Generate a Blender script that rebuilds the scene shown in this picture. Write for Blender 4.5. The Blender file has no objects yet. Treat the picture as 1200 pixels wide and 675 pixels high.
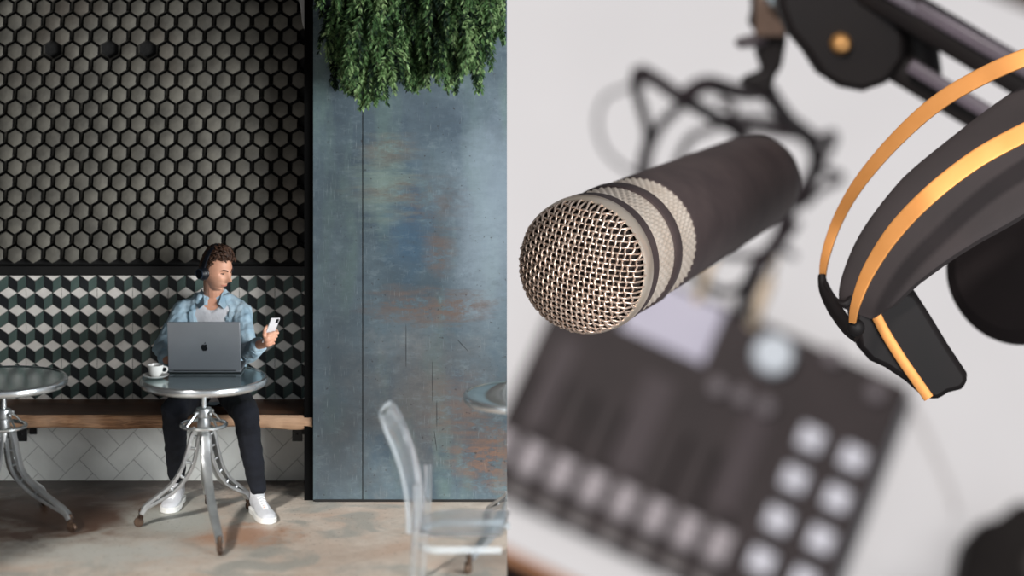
import bpy, bmesh, math, random
from mathutils import Vector, Matrix, noise
random.seed(7)
PI = math.pi
C = bpy.context.scene.collection
sc = bpy.context.scene

# ------------------------------------------------------------------ camera
FPX = 2640.0; CZ = 3.27; CX0 = 594.0; HY = -107.0     # focal length in pixels, eye height, principal column, horizon row
cam_d = bpy.data.cameras.new('camera'); cam = bpy.data.objects.new('camera', cam_d); C.objects.link(cam)
cam.location = (0, 0, CZ); cam.rotation_euler = (PI/2, 0, 0)
cam_d.sensor_width = 36; cam_d.lens = FPX/1200*36
cam_d.shift_x = (600-CX0)/1200; cam_d.shift_y = (HY-337.5)/1200
cam_d.clip_end = 200
cam_d.dof.use_dof = True; cam_d.dof.focus_distance = 12.4; cam_d.dof.aperture_fstop = 0.42
sc.camera = cam
sc.view_settings.view_transform = 'Standard'; sc.view_settings.look = 'None'
sc.view_settings.gamma = 1; sc.view_settings.use_curve_mapping = False
sc.view_settings.exposure = 0.0

# ------------------------------------------------------------------ light
w = bpy.data.worlds.new('daylight'); sc.world = w; w.use_nodes = True
bg = w.node_tree.nodes['Background']; bg.inputs[0].default_value = (0.93, 0.96, 1.0, 1); bg.inputs[1].default_value = 0.36
sd = bpy.data.lights.new('sun', 'SUN'); sd.energy = 3.3; sd.angle = math.radians(5); sd.color = (1.0, 0.965, 0.93)
sun = bpy.data.objects.new('sun', sd); C.objects.link(sun)
SUN = Vector((-0.31, -0.8, 0.60)).normalized()
sun.rotation_euler = SUN.to_track_quat('Z', 'Y').to_euler(); sun.location = (-3, 2, 8)

wl = bpy.data.lights.new('cafe_fill_light', 'AREA'); wl.shape = 'RECTANGLE'; wl.size = 3.2; wl.size_y = 2.6; wl.energy = 570; wl.color = (0.95, 0.98, 1.0)  # unseen area light, added to brighten the cafe from the right
fill_lamp = bpy.data.objects.new('cafe_fill_light', wl); C.objects.link(fill_lamp); fill_lamp.location = (3.6, 7.4, 1.7)
fill_lamp.rotation_euler = (Vector((3.6, 7.4, 1.7))-Vector((-1.9, 12.8, 1.1))).to_track_quat('Z', 'Y').to_euler()

def P(px, py, d):
    return Vector(((px-CX0)*d/FPX, d, CZ-(py-HY)*d/FPX))

# ------------------------------------------------------------------ materials
def lin(c):
    return tuple((x/12.92 if x <= .04045 else ((x+.055)/1.055)**2.4) for x in [v/255 for v in c])
MATS = {}
def mat(name, col, rough=.5, metal=0., col2=None, scale=8., bump=0., bscale=60., spec=.5, trans=0., ior=1.45, coat=0., detail=5, stretch=None, rvar=0.):
    if name in MATS: return MATS[name]
    m = bpy.data.materials.new(name); m.use_nodes = True; nt = m.node_tree
    b = nt.nodes['Principled BSDF']
    b.inputs['Base Color'].default_value = (*lin(col), 1); b.inputs['Roughness'].default_value = rough
    b.inputs['Metallic'].default_value = metal; b.inputs['Specular IOR Level'].default_value = spec
    b.inputs['Transmission Weight'].default_value = trans; b.inputs['IOR'].default_value = ior
    b.inputs['Coat Weight'].default_value = coat
    tc = nt.nodes.new('ShaderNodeTexCoord'); mp = nt.nodes.new('ShaderNodeMapping')
    nt.links.new(tc.outputs['Object'], mp.inputs[0])
    if stretch: mp.inputs['Scale'].default_value = stretch
    if col2 is None: col2 = tuple(max(0, c*0.93) for c in col)
    n = nt.nodes.new('ShaderNodeTexNoise'); n.inputs['Scale'].default_value = scale; n.inputs['Detail'].default_value = detail
    nt.links.new(mp.outputs[0], n.inputs['Vector'])
    r = nt.nodes.new('ShaderNodeValToRGB'); r.color_ramp.elements[0].position = .35; r.color_ramp.elements[1].position = .65
    r.color_ramp.elements[0].color = (*lin(col), 1); r.color_ramp.elements[1].color = (*lin(col2), 1)
    nt.links.new(n.outputs['Fac'], r.inputs[0]); nt.links.new(r.outputs[0], b.inputs['Base Color'])
    if rvar:
        mr = nt.nodes.new('ShaderNodeMapRange'); mr.inputs[3].default_value = rough-rvar; mr.inputs[4].default_value = rough+rvar
        nt.links.new(n.outputs['Fac'], mr.inputs[0]); nt.links.new(mr.outputs[0], b.inputs['Roughness'])
    if bump:
        n2 = nt.nodes.new('ShaderNodeTexNoise'); n2.inputs['Scale'].default_value = bscale
        nt.links.new(mp.outputs[0], n2.inputs['Vector'])
        bp = nt.nodes.new('ShaderNodeBump'); bp.inputs['Strength'].default_value = bump; bp.inputs['Distance'].default_value = .01
        nt.links.new(n2.outputs['Fac'], bp.inputs['Height']); nt.links.new(bp.outputs[0], b.inputs['Normal'])
    MATS[name] = m
    return m

class NT:
    """small node helper for layered materials"""
    def __init__(s, name, rough=.5, metal=0.):
        s.m = bpy.data.materials.new(name); s.m.use_nodes = True; s.nt = s.m.node_tree; s.b = s.nt.nodes['Principled BSDF']
        s.b.inputs['Roughness'].default_value = rough; s.b.inputs['Metallic'].default_value = metal
        s.tc = s.nt.nodes.new('ShaderNodeTexCoord'); MATS[name] = s.m
    def noise(s, scale, detail=6, stretch=(1,1,1), off=(0,0,0), rough=.55, dist=0.):
        mp = s.nt.nodes.new('ShaderNodeMapping'); mp.inputs['Scale'].default_value = stretch; mp.inputs['Location'].default_value = off
        s.nt.links.new(s.tc.outputs['Object'], mp.inputs[0])
        n = s.nt.nodes.new('ShaderNodeTexNoise'); n.inputs['Scale'].default_value = scale; n.inputs['Detail'].default_value = detail
        n.inputs['Roughness'].default_value = rough; n.inputs['Distortion'].default_value = dist
        s.nt.links.new(mp.outputs[0], n.inputs['Vector']); return n.outputs['Fac']
    def ramp(s, fac, a, b, ca=(0,0,0), cb=(1,1,1)):
        r = s.nt.nodes.new('ShaderNodeValToRGB'); e = r.color_ramp.elements
        e[0].position = a; e[1].position = b; e[0].color = (*ca, 1); e[1].color = (*cb, 1)
        s.nt.links.new(fac, r.inputs[0]); return r.outputs[0]
    def mix(s, fac, a, b):
        x = s.nt.nodes.new('ShaderNodeMix'); x.data_type = 'RGBA'
        for v, k in ((fac, 0), (a, 6), (b, 7)):
            if isinstance(v, (tuple, list)): x.inputs[k].default_value = (*v, 1)
            elif isinstance(v, (int, float)): x.inputs[k].default_value = v
            else: s.nt.links.new(v, x.inputs[k])
        return x.outputs[2]
    def math(s, op, a, b=None):
        x = s.nt.nodes.new('ShaderNodeMath'); x.operation = op; x.use_clamp = (op in ('MULTIPLY',))
        for v, k in ((a, 0), (b, 1)):
            if v is None: continue
            if isinstance(v, (int, float)): x.inputs[k].default_value = v
            else: s.nt.links.new(v, x.inputs[k])
        return x.outputs[0]
    def blob(s, c, rad, soft=1.0, wob=None):
        """an irregular round patch around an object-space point"""
        mp = s.nt.nodes.new('ShaderNodeMapping'); s.nt.links.new(s.tc.outputs['Object'], mp.inputs[0])
        mp.inputs['Scale'].default_value = tuple(1/r for r in rad)
        mp.inputs['Location'].default_value = tuple(-c[i]/rad[i] for i in range(3))
        l = s.nt.nodes.new('ShaderNodeVectorMath'); l.operation = 'LENGTH'; s.nt.links.new(mp.outputs[0], l.inputs[0])
        v = l.outputs['Value']
        if wob is not None: v = s.math('ADD', v, s.math('MULTIPLY_ADD', wob, 1.6) if False else s.math('SUBTRACT', s.math('ADD', wob, wob), 1.0))
        return s.ramp(v, 1-soft if soft < 1 else 0.25, 1.0, (1,1,1), (0,0,0))
    def col(s, c): s.nt.links.new(c, s.b.inputs['Base Color'])
    def bump(s, h, st=.3, dist=.01):
        bp = s.nt.nodes.new('ShaderNodeBump'); bp.inputs['Strength'].default_value = st; bp.inputs['Distance'].default_value = dist
        s.nt.links.new(h, bp.inputs['Height']); s.nt.links.new(bp.outputs[0], s.b.inputs['Normal'])

# ------------------------------------------------------------------ mesh builder
class MB:
    def __init__(s): s.v = []; s.f = []; s.mi = []
    def add(s, vs, fs, mi=0):
        o = len(s.v); s.v += [Vector(v) for v in vs]; s.f += [tuple(i+o for i in f) for f in fs]; s.mi += [mi]*len(fs)
    def box(s, x0, x1, y0, y1, z0, z1, mi=0, M=None):
        vs = [Vector(v) for v in ((x0,y0,z0),(x1,y0,z0),(x1,y1,z0),(x0,y1,z0),(x0,y0,z1),(x1,y0,z1),(x1,y1,z1),(x0,y1,z1))]
        if M is not None: vs = [M @ v for v in vs]
        s.add(vs, [(0,3,2,1),(4,5,6,7),(0,1,5,4),(1,2,6,5),(2,3,7,6),(3,0,4,7)], mi)
    def loft(s, rings, mi=0, caps=True, closed=True):
        n = len(rings[0]); vs = [p for r in rings for p in r]; fs = []
        for i in range(len(rings)-1):
            for j in range(n if closed else n-1):
                k = (j+1) % n; fs.append((i*n+j, i*n+k, (i+1)*n+k, (i+1)*n+j))
        if caps and closed:
            fs.append(tuple(range(n))[::-1]); fs.append(tuple((len(rings)-1)*n+j for j in range(n)))
        s.add(vs, fs, mi)
    def tube(s, pts, rad, n=10, mi=0, flat=None, closed=False):
        """round (or flattened: flat=(w,h,updir)) sweep along a path"""
        pts = [Vector(p) for p in pts]; rings = []; N = len(pts)
        prev = None
        for i, p in enumerate(pts):
            if closed: t = pts[(i+1) % N]-pts[i-1]
            else: t = pts[min(i+1, N-1)]-pts[max(i-1, 0)]
            if t.length < 1e-9: t = Vector((0,0,1))
            t.normalize()
            if flat: up = Vector(flat[2])
            else: up = prev if prev is not None else (Vector((0,0,1)) if abs(t.z) < .9 else Vector((1,0,0)))
            a = up - t*up.dot(t)
            if a.length < 1e-5: a = t.orthogonal()
            a.normalize(); b = t.cross(a); prev = a
            r = rad[i] if isinstance(rad, (list, tuple)) else rad
            ring = []
            for k in range(n):
                th = 2*PI*k/n
                if flat:
                    c_, s_ = math.cos(th), math.sin(th); e = .35
                    ca = math.copysign(abs(c_)**e, c_); sa = math.copysign(abs(s_)**e, s_)
                    ring.append(p + a*ca*flat[0]*(r) + b*sa*flat[1]*(r))
                else: ring.append(p + (a*math.cos(th)+b*math.sin(th))*r)
            rings.append(ring)
        if closed: rings.append(rings[0]); s.loft(rings, mi, caps=False)
        else: s.loft(rings, mi)
    def lathe(s, prof, n=48, mi=0, M=None, caps=True):
        rings = []
        for r, z in prof:
            ring = [Vector((max(r, 1e-5)*math.cos(2*PI*k/n), max(r, 1e-5)*math.sin(2*PI*k/n), z)) for k in range(n)]
            if M is not None: ring = [M @ q for q in ring]
            rings.append(ring)
        s.loft(rings, mi, caps)
    def prism(s, outline, a, b, mi=0):
        """outline of points, front = p+a, back = p+b"""
        n = len(outline); a = Vector(a); b = Vector(b)
        vs = [Vector(p)+a for p in outline]+[Vector(p)+b for p in outline]
        s.add(vs, [tuple(range(n)), tuple(range(2*n-1, n-1, -1))]+[(i, (i+1) % n + n if False else i+n, (i+1) % n+n, (i+1) % n) for i in range(n)], mi)
    def ell(s, c, r, seg=20, ri=12, M=None, mi=0):
        rings = []
        c = Vector(c)
        for i in range(ri+1):
            ph = PI*i/ri; ring = []
            for k in range(seg):
                th = 2*PI*k/seg
                q = Vector((r[0]*max(math.sin(ph), 1e-4)*math.cos(th), r[1]*max(math.sin(ph), 1e-4)*math.sin(th), r[2]*math.cos(ph)))
                if M is not None: q = M @ q
                ring.append(c+q)
            rings.append(ring)
        s.loft(rings, mi)
    def capsule(s, a, b, ra, rb, n=16):
        a = Vector(a); b = Vector(b); d = b-a; L = d.length; t = d.normalized() if L > 1e-6 else Vector((0,0,1))
        x = t.orthogonal().normalized(); y = t.cross(x); rings = []
        for i in range(7):
            ph = PI/2*i/6; rr = max(ra*math.sin(ph), 1e-4); rings.append([a - t*ra*math.cos(ph) + (x*math.cos(2*PI*k/n)+y*math.sin(2*PI*k/n))*rr for k in range(n)])
        for i in range(7):
            ph = PI/2*i/6; rr = max(rb*math.cos(ph), 1e-4); rings.append([b + t*rb*math.sin(ph) + (x*math.cos(2*PI*k/n)+y*math.sin(2*PI*k/n))*rr for k in range(n)])
        s.loft(rings)
    def build(s, name, mats, parent=None, smooth=True, bevel=0., angle=35, seg=2):
        me = bpy.data.meshes.new(name); me.from_pydata([tuple(v) for v in s.v], [], s.f)
        if not isinstance(mats, (list, tuple)): mats = [mats]
        for m in mats: me.materials.append(m)
        me.polygons.foreach_set('material_index', s.mi)
        bm = bmesh.new(); bm.from_mesh(me); bmesh.ops.recalc_face_normals(bm, faces=bm.faces)
        bm.to_mesh(me); bm.free()
        if smooth: me.shade_smooth() if hasattr(me, 'shade_smooth') else None
        if smooth:
            try: me.set_sharp_from_angle(angle=math.radians(angle))
            except Exception: pass
        else: me.shade_flat() if hasattr(me, 'shade_flat') else None
        o = bpy.data.objects.new(name, me); C.objects.link(o)
        if parent is not None: attach(o, parent)
        if bevel:
            b = o.modifiers.new('bevel', 'BEVEL'); b.width = bevel; b.segments = seg; b.limit_method = 'ANGLE'; b.angle_limit = math.radians(40)
        return o

def world_of(o):
    return (world_of(o.parent) @ o.matrix_parent_inverse @ o.matrix_basis) if o.parent else o.matrix_basis.copy()
def attach(o, parent):
    """parent, keeping the mesh where it was modelled (world coordinates) unless the parent is a prototype at the origin"""
    o.parent = parent; o.matrix_parent_inverse = world_of(parent).inverted()
def thing(name, label, cat, loc=(0,0,0), group=None):
    o = bpy.data.objects.new(name, None); C.objects.link(o); o.location = loc; o.empty_display_size = .1
    o['label'] = label; o['category'] = cat
    if group: o['group'] = group
    return o
def tag(o, label, cat, group=None, kind=None):
    o['label'] = label; o['category'] = cat
    if group: o['group'] = group
    if kind: o['kind'] = kind
    return o
def struct(o, label=None, cat=None):
    o['kind'] = 'structure'
    if label: o['label'] = label
    if cat: o['category'] = cat
    return o
def smooth_path(pts, n=8, closed=False):
    pts = [Vector(p) for p in pts]; out = []; N = len(pts)
    rng = range(N if closed else N-1)
    for i in rng:
        if closed: p0, p1, p2, p3 = pts[i-1], pts[i], pts[(i+1) % N], pts[(i+2) % N]
        else: p0, p1, p2, p3 = pts[max(i-1, 0)], pts[i], pts[i+1], pts[min(i+2, N-1)]
        for k in range(n):
            t = k/n; t2 = t*t; t3 = t2*t
            out.append(.5*((2*p1)+(-p0+p2)*t+(2*p0-5*p1+4*p2-p3)*t2+(-p0+3*p1-3*p2+p3)*t3))
    if not closed: out.append(pts[-1])
    return out
def interp(tab, x):
    if x <= tab[0][0]: return tab[0][1]
    for (a, va), (b, vb) in zip(tab, tab[1:]):
        if x <= b: return va+(vb-va)*(x-a)/(b-a)
    return tab[-1][1]
def remeshed(mb, name, m, parent, voxel, smooth=6, disp=None):
    """fuse overlapping pieces into one continuous surface"""
    o = mb.build(name+'_tmp', m)
    r = o.modifiers.new('r', 'REMESH'); r.mode = 'VOXEL'; r.voxel_size = voxel
    s_ = o.modifiers.new('s', 'SMOOTH'); s_.factor = .5; s_.iterations = smooth
    dg = bpy.context.evaluated_depsgraph_get(); me = bpy.data.meshes.new_from_object(o.evaluated_get(dg))
    bpy.data.objects.remove(o, do_unlink=True)
    if disp:
        vn = [v.normal.copy() for v in me.vertices]
        for v, nn in zip(me.vertices, vn): v.co = v.co + nn*disp(v.co)
    me.name = name; me.materials.clear(); me.materials.append(m)
    me.shade_smooth()
    p = bpy.data.objects.new(name, me); C.objects.link(p)
    if parent is not None: attach(p, parent)
    return p

# =================================================================== THE CAFE: setting
WY = 12.885            # back wall plane
BY = 12.42             # blue metal wall plane
SW = FPX/WY            # px per metre on the back wall
XL, XR = -3.3, 0.0
BX = (367-CX0)*BY/FPX  # left edge of blue wall
black = mat('black_paint', (22,21,20), .5, col2=(14,14,14), scale=5)
dark_plaster = mat('dark_plaster', (34,31,29), .85, bump=.2)

# floor: stained polished concrete, with shade painted in at left and back
n = NT('stained_shaded_concrete', .42)
a = n.noise(1.5, 8, off=(3.1,0,0), dist=.6); b_ = n.noise(9, 8, rough=.7); c_ = n.noise(2.6, 7, off=(8,2,0), dist=1.2); dsp = n.noise(45, 3)
base = n.mix(n.ramp(b_, .35, .7), lin((200,189,176)), lin((172,160,147)))
base = n.mix(n.math('MULTIPLY', n.ramp(a, .44, .66), .7), base, lin((176,148,128)))
base = n.mix(n.math('MULTIPLY', n.ramp(c_, .50, .62), .75), base, lin((146,147,140)))
base = n.mix(n.blob((-2.45, 12.3, 0), (.85, 1.0, 9), .5, c_), base, lin((92,68,54)))  # brown stain at the left, deepened with painted shade
base = n.mix(n.blob((-2.4, 12.95, 0), (2.2, .42, 9), .5, b_), base, lin((70,54,45)))  # band along the wall: grime plus shade painted under the bench
base = n.mix(n.blob((-1.45, 11.75, 0), (.42, .3, 9), .6, b_), base, lin((164,128,104)))
base = n.mix(n.blob((-1.75, 12.1, 0), (.35, .5, 9), .6, a), base, lin((164,164,156)))
base = n.mix(n.blob((-2.05, 11.45, 0), (.75, .35, 9), .8, b_), base, lin((176,174,166)))
base = n.mix(n.math('MULTIPLY', n.ramp(dsp, .62, .7), .6), base, lin((80,66,56)))
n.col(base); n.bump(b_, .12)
n.nt.links.new(n.ramp(a, .3, .7, (.30,)*3, (.6,)*3), n.b.inputs['Roughness'])
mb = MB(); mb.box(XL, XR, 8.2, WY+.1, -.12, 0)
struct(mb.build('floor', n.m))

# ceiling slab and left wall
mb = MB(); mb.box(XL-.12, XR, 8.6, WY+.22, 3.05, 3.2); struct(mb.build('ceiling', dark_plaster))
mb = MB(); mb.box(XL-.12, XL, 9.15, WY+.22, -.12, 3.05); struct(mb.build('wall_left', dark_plaster))

# back wall with three bands of tile
wb = MB(); wb.box(XL, BX+.02, WY, WY+.2, -.12, 3.05); wall = struct(wb.build('wall_back', black))
def wx(px): return (px-CX0)/SW
def wz(py): return CZ-(py-HY)/SW
# hexagon relief: pointy-topped blocks standing proud of a honeycomb ground
n = NT('hexagon_plaster', .62)
a = n.noise(7, 5); r_ = n.noise(1.4, 3, off=(5,0,0)); fine = n.noise(40, 5)
cc = n.mix(n.ramp(a, .35, .65), lin((128,124,114)), lin((98,95,88)))
cc = n.mix(n.math('MULTIPLY', n.ramp(r_, .58, .7), .3), cc, lin((84,66,54)))
n.col(cc); n.bump(fine, .25)
hexm = n.m
hexdark = mat('hexagon_ground_shade', (20,19,18), .75, col2=(20,19,18), scale=12, bump=.3)
hexrim = mat('hexagon_rim', (78,75,69), .6, col2=(56,54,50), scale=10)
HP = 22.15/SW; HR = 16.95/SW
holes = {(3,2), (3,5), (3,7)}
mb = MB()
def hexring(cx, cz, r, y, dz=0.): return [Vector((cx+r*math.sin(PI/3*k), y, cz+dz+r*math.cos(PI/3*k))) for k in range(6)]
top_z = wz(6.5)
row = -1
zz = top_z+HR
while zz > wz(309):
    off = 8.0/SW if row % 2 == 0 else 19.0/SW
    ncol = 17
    for i in range(-2, ncol):
        cx = wx(0)+off+i*HP
        if cx > wx(357): continue
        R = HP/math.sqrt(3)
        # rim: thin raised honeycomb wall of the cell
        o1 = hexring(cx, zz, R*.985, WY-.030); i1 = hexring(cx, zz, R*.955, WY-.040); i2 = hexring(cx, zz, R*.93, WY-.004); o2 = hexring(cx, zz, R*.985, WY)
        mb.loft([o2, o1, i1, i2], 2, caps=False)
        hole = (row == 3 and i in (2, 5, 7))
        if not hole:
            # plug: hexagonal block, its face tipped so its foot stands out further than its head
            cxx = cx+.003; jz = -.008
            r0, r1 = R*.80, R*.745
            t = random.uniform(-.003, .003)
            bk = hexring(cxx, zz+jz, r0, WY-.001)
            fr = []
            for k, q in enumerate(hexring(cxx, zz+jz, r1, 0)):
                hh = .052+t-.30*(q.z-zz)+.16*(q.x-cxx)
                fr.append(Vector((q.x, WY-hh, q.z-.002)))
            mid = [Vector((b2.x*.25+f2.x*.75, f2.y+.004, b2.z*.25+f2.z*.75)) for b2, f2 in zip(bk, fr)]
            inn = [f2*.6+sum(fr, Vector())/6*.4+Vector((0,-.007,0)) for f2 in fr]
            mb.loft([bk, mid], 1, caps=False); mb.loft([mid, fr, inn], 0, caps=True)  # block sides take the dark ground colour, painting shadow into the gaps
    row += 1; zz -= HR
hx = mb.build('hexagon_tiles', [hexm, hexdark, hexrim], wall, smooth=True, angle=25)
mb = MB(); mb.box(XL, wx(362), WY-.004, WY+.01, wz(309), 3.04); mb.build('tile_ground', hexdark, wall)

# tumbling-block cement tiles
tw = mat('tile_white', (246,240,232), .45, col2=(230,224,216), scale=18)
tg = mat('tile_green', (88,106,100), .5, col2=(66,84,79), scale=4)
tb = mat('tile_black', (20,23,26), .55, col2=(30,34,37), scale=9)
gr = mat('tile_grout', (128,124,118), .9)
mb = MB(); mb.box(XL, BX+.002, WY-.006, WY+.01, wz(468.5), wz(321)); mb.build('tile_grout', gr, wall)
mb = MB()
pw = 20.8/SW; ph = 20.72/SW; aa = 7.0/SW; bb = ph-aa
y_t = WY-.011
Zt, Zb = wz(322.2), wz(468.4); Xr = wx(361)
def clip_poly(poly, axis, val, keep_less):
    out = []
    for i in range(len(poly)):
        p, q = poly[i-1], poly[i]
        fp = (p[axis] <= val) == keep_less or p[axis] == val; fq = (q[axis] <= val) == keep_less or q[axis] == val
        if fp != fq:
            t = (val-p[axis])/(q[axis]-p[axis]); out.append(tuple(p[k]+(q[k]-p[k])*t for k in (0, 1)))
        if fq: out.append(q)
    return out
def tile_poly(pts, mi):
    cx = sum(p[0] for p in pts)/len(pts); cz = sum(p[1] for p in pts)/len(pts)
    g = .0016
    q = []
    for p in pts:
        d = Vector((cx-p[0], cz-p[1])); L = d.length; d = d/L*g*1.3; q.append((p[0]+d.x, p[1]+d.y))
    q = clip_poly(q, 1, Zt, True); 
    if len(q) > 2: q = clip_poly(q, 1, Zb, False)
    if len(q) > 2: q = clip_poly(q, 0, Xr, True)
    if len(q) > 2: q = clip_poly(q, 0, XL+.01, False)
    # the square tiles' joints cut the pattern
    if len(q) < 3: return
    parts_ = [q]
    x0 = min(p[0] for p in q); x1 = max(p[0] for p in q)
    k0 = math.floor((x0-gx0)/(2*pw)); 
    gx = gx0+(k0+1)*2*pw
    if x0 < gx < x1:
        parts_ = [clip_poly(q, 0, gx-.0016, True), clip_poly(q, 0, gx+.0016, False)]
    for q in parts_:
        if len(q) < 3: continue
        mb.prism([(p[0], y_t, p[1]) for p in q], (0,0,0), (0,.008,0), mi)
gx0 = wx(31)
zc = wz(342.8)+2*ph; r = 0
while zc > Zb-ph:
    off = gx0 if r % 2 == 0 else gx0+pw/2
    for i in range(-32, 20):
        cx = off+i*pw
        if cx < XL or cx > Xr+pw: continue
        tile_poly([(cx-pw/2, zc), (cx, zc+aa), (cx+pw/2, zc), (cx, zc-aa)], 0)
        tile_poly([(cx-pw/2, zc), (cx, zc-aa), (cx, zc-aa-bb), (cx-pw/2, zc-bb)], 2)
        tile_poly([(cx+pw/2, zc), (cx, zc-aa), (cx, zc-aa-bb), (cx+pw/2, zc-bb)], 1)
    zc -= ph; r += 1
mb.build('block_pattern_tiles', [tw, tg, tb], wall, smooth=False)

# white diagonal tiles under the bench
wt = mat('white_ceramic', (226,227,222), .3, col2=(212,213,208), scale=6)
mb = MB(); mb.box(XL, BX+.02, WY-.004, WY+.01, 0, wz(468.5)); mb.build('tile_bed', mat('pale_grout', (146,146,141), .9), wall)
mb = MB(); Zt2, Zb2 = wz(470), .0
tl, ts = .22, .11; ca, sa = math.cos(PI/4), math.sin(PI/4)
Xq = wx(361)
for i in range(-24, 30):
    for j in range(-24, 24):
        # herringbone: alternate horizontal / vertical bricks on a 45 degree frame
        for kind in (0, 1):
            u0 = i*ts+ j*tl*1.0; v0 = i*ts
            if kind == 0: rect = [(u0, v0), (u0+tl, v0), (u0+tl, v0+ts), (u0, v0+ts)]
            else: rect = [(u0-ts+0, v0), (u0, v0), (u0, v0+tl), (u0-ts, v0+tl)] if False else [(u0+tl, v0), (u0+tl+ts, v0), (u0+tl+ts, v0+tl), (u0+tl, v0+tl)]
            u0 = i*ts+j*2*tl; v0 = i*ts
            if kind == 0: rect = [(u0, v0), (u0+tl, v0), (u0+tl, v0+ts), (u0, v0+ts)]
            else: rect = [(u0+tl, v0), (u0+tl+ts, v0), (u0+tl+ts, v0-tl+2*ts - 0), (u0+tl, v0-tl+2*ts)] if False else [(u0-ts+ts, v0+ts), (u0+ts, v0+ts), (u0+ts, v0+ts+tl), (u0, v0+ts+tl)]
            g = .003
            cu = sum(p[0] for p in rect)/4; cv = sum(p[1] for p in rect)/4
            q = []
            for (u, v) in rect:
                u += math.copysign(g/2, cu-u); v += math.copysign(g/2, cv-v)
                q.append((-1.9+u*ca-v*sa, .2+u*sa+v*ca))
            for ax, val, kl in ((1, Zt2, True), (1, Zb2+.002, False), (0, Xq, True), (0, XL+.01, False)):
                if len(q) > 2: q = clip_poly(q, ax, val, kl)
            if len(q) > 2: mb.prism([(p[0], WY-.009, p[1]) for p in q], (0,0,0), (0,.007,0), 0)
mb.build('diagonal_tiles', wt, wall, smooth=False)

mb = MB(); mb.box(XL, BX+.01, WY-.05, WY-.001, wz(321.5), wz(310)); struct(mb.build('trim_1', black, bevel=.004))
mb = MB(); mb.box((364.5-CX0)/SW, BX+.004, BY+.03, WY, 0, 3.05); struct(mb.build('trim_2', mat('return_shade_black', (10,10,10), 1., spec=.1)))  # near-black colour stands for shade on the steel wall's side return

# weathered blue steel wall
n = NT('weathered_steel', .5, .15)
v1 = n.noise(1.3, 6, off=(2.2,0,1.0), dist=.5); v2 = n.noise(5, 8, stretch=(1,1,1), rough=.7); v3 = n.noise(3, 6, stretch=(2.2,1,.5), off=(1,0,4)); hz = n.noise(9, 6, stretch=(.45,1,3.2), rough=.65); scr = n.noise(60, 4, stretch=(3,1,.2)); sp = n.noise(38, 3); mot = n.noise(16, 8, stretch=(.7,1,1.6), off=(3,0,7), rough=.75)
cc = n.mix(n.ramp(v1, .38, .62), lin((52,68,78)), lin((94,110,118)))
cc = n.mix(n.math('MULTIPLY', n.ramp(v3, .50, .66), .8), cc, lin((88,108,106)))
cc = n.mix(n.math('MULTIPLY', n.ramp(v2, .54, .7), .6), cc, lin((56,72,86)))
cc = n.mix(n.math('MULTIPLY', n.ramp(v2, .30, .45, (1,1,1), (0,0,0)), .5), cc, lin((126,138,143)))
def bp_(px, py): q = P(px, py, BY); return (q.x, q.y, q.z)
k = BY/FPX
cc = n.mix(n.math('MULTIPLY', n.blob(bp_(535,150), (70*k, 9, 50*k), .9, v2), .5), cc, lin((74,90,104)))
cc = n.mix(n.math('MULTIPLY', n.blob(bp_(478,262), (40*k, 9, 80*k), .7, v2), .75), cc, lin((52,80,102)))
cc = n.mix(n.math('MULTIPLY', n.blob(bp_(570,300), (50*k, 9, 150*k), .9, v1), .6), cc, lin((134,147,156)))
cc = n.mix(n.math('MULTIPLY', n.blob(bp_(500,470), (120*k, 9, 110*k), .9, v2), .75), cc, lin((98,94,92)))
cc = n.mix(n.math('MULTIPLY', n.blob(bp_(400,530), (60*k, 9, 90*k), .9, v2), .6), cc, lin((62,63,65)))
cc = n.mix(n.math('MULTIPLY', n.blob(bp_(450,215), (45*k, 9, 60*k), .8, hz), .7), cc, lin((118,134,124)))
rust = lin((104,86,76))
for (px, py, rx, ry, am) in ((497,362,75,26,.95), (466,345,36,14,.6), (545,360,40,24,.7), (515,295,22,34,.75), (500,235,60,40,.45), (455,178,45,26,.5), (572,535,55,52,.9), (540,475,60,40,.4), (450,225,50,12,.5)):
    cc = n.mix(n.math('MULTIPLY', n.math('MULTIPLY', n.blob(bp_(px, py), (rx*k, 9, ry*k), .8, hz), n.ramp(mot, .40, .56)), am), cc, rust if py < 450 else lin((124,92,72)))
cc = n.mix(n.math('MULTIPLY', n.ramp(mot, .50, .72), .45), cc, lin((58,68,74)))
cc = n.mix(n.math('MULTIPLY', n.ramp(mot, .28, .46, (1,1,1), (0,0,0)), .35), cc, lin((132,146,150)))
cc = n.mix(n.math('MULTIPLY', n.blob(bp_(585,225), (70*k, 9, 150*k), .98, v2), .45), cc, lin((148,164,176)))
cc = n.mix(n.math('MULTIPLY', n.blob(bp_(500,130), (60*k, 9, 40*k), .95, v2), .5), cc, lin((62,76,88)))
cc = n.mix(n.math('MULTIPLY', n.blob(bp_(390,430), (60*k, 9, 300*k), .95, v1), .8), cc, lin((56,64,70)))
cc = n.mix(n.math('MULTIPLY', n.ramp(sp, .66, .72), .7), cc, lin((44,40,40)))
cc = n.mix(n.math('MULTIPLY', n.ramp(scr, .62, .74), .3), cc, lin((160,170,172)))
n.col(cc); n.bump(v2, .15)
n.nt.links.new(n.ramp(v2, .3, .7, (.34,)*3, (.62,)*3), n.b.inputs['Roughness'])
steel = n.m
mb = MB(); mb.box(BX, 0, BY+.004, BY+.12, -.0, 3.05); wr = struct(mb.build('wall_right', black))
sx1 = (425-CX0)*k
mb = MB()
mb.box(BX, sx1-.003, BY, BY+.01, .012, 3.05); mb.box(sx1+.003, 0, BY-.002, BY+.01, .012, 3.05)
mb.build('steel_panels', steel, wr, smooth=False)
mb = MB(); mb.box(BX+.01, 0, BY-.006, BY+.0, 0, .014); mb.build('shadow_gap', black, wr)
mb = MB()                                               # long scratches in the steel
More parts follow.
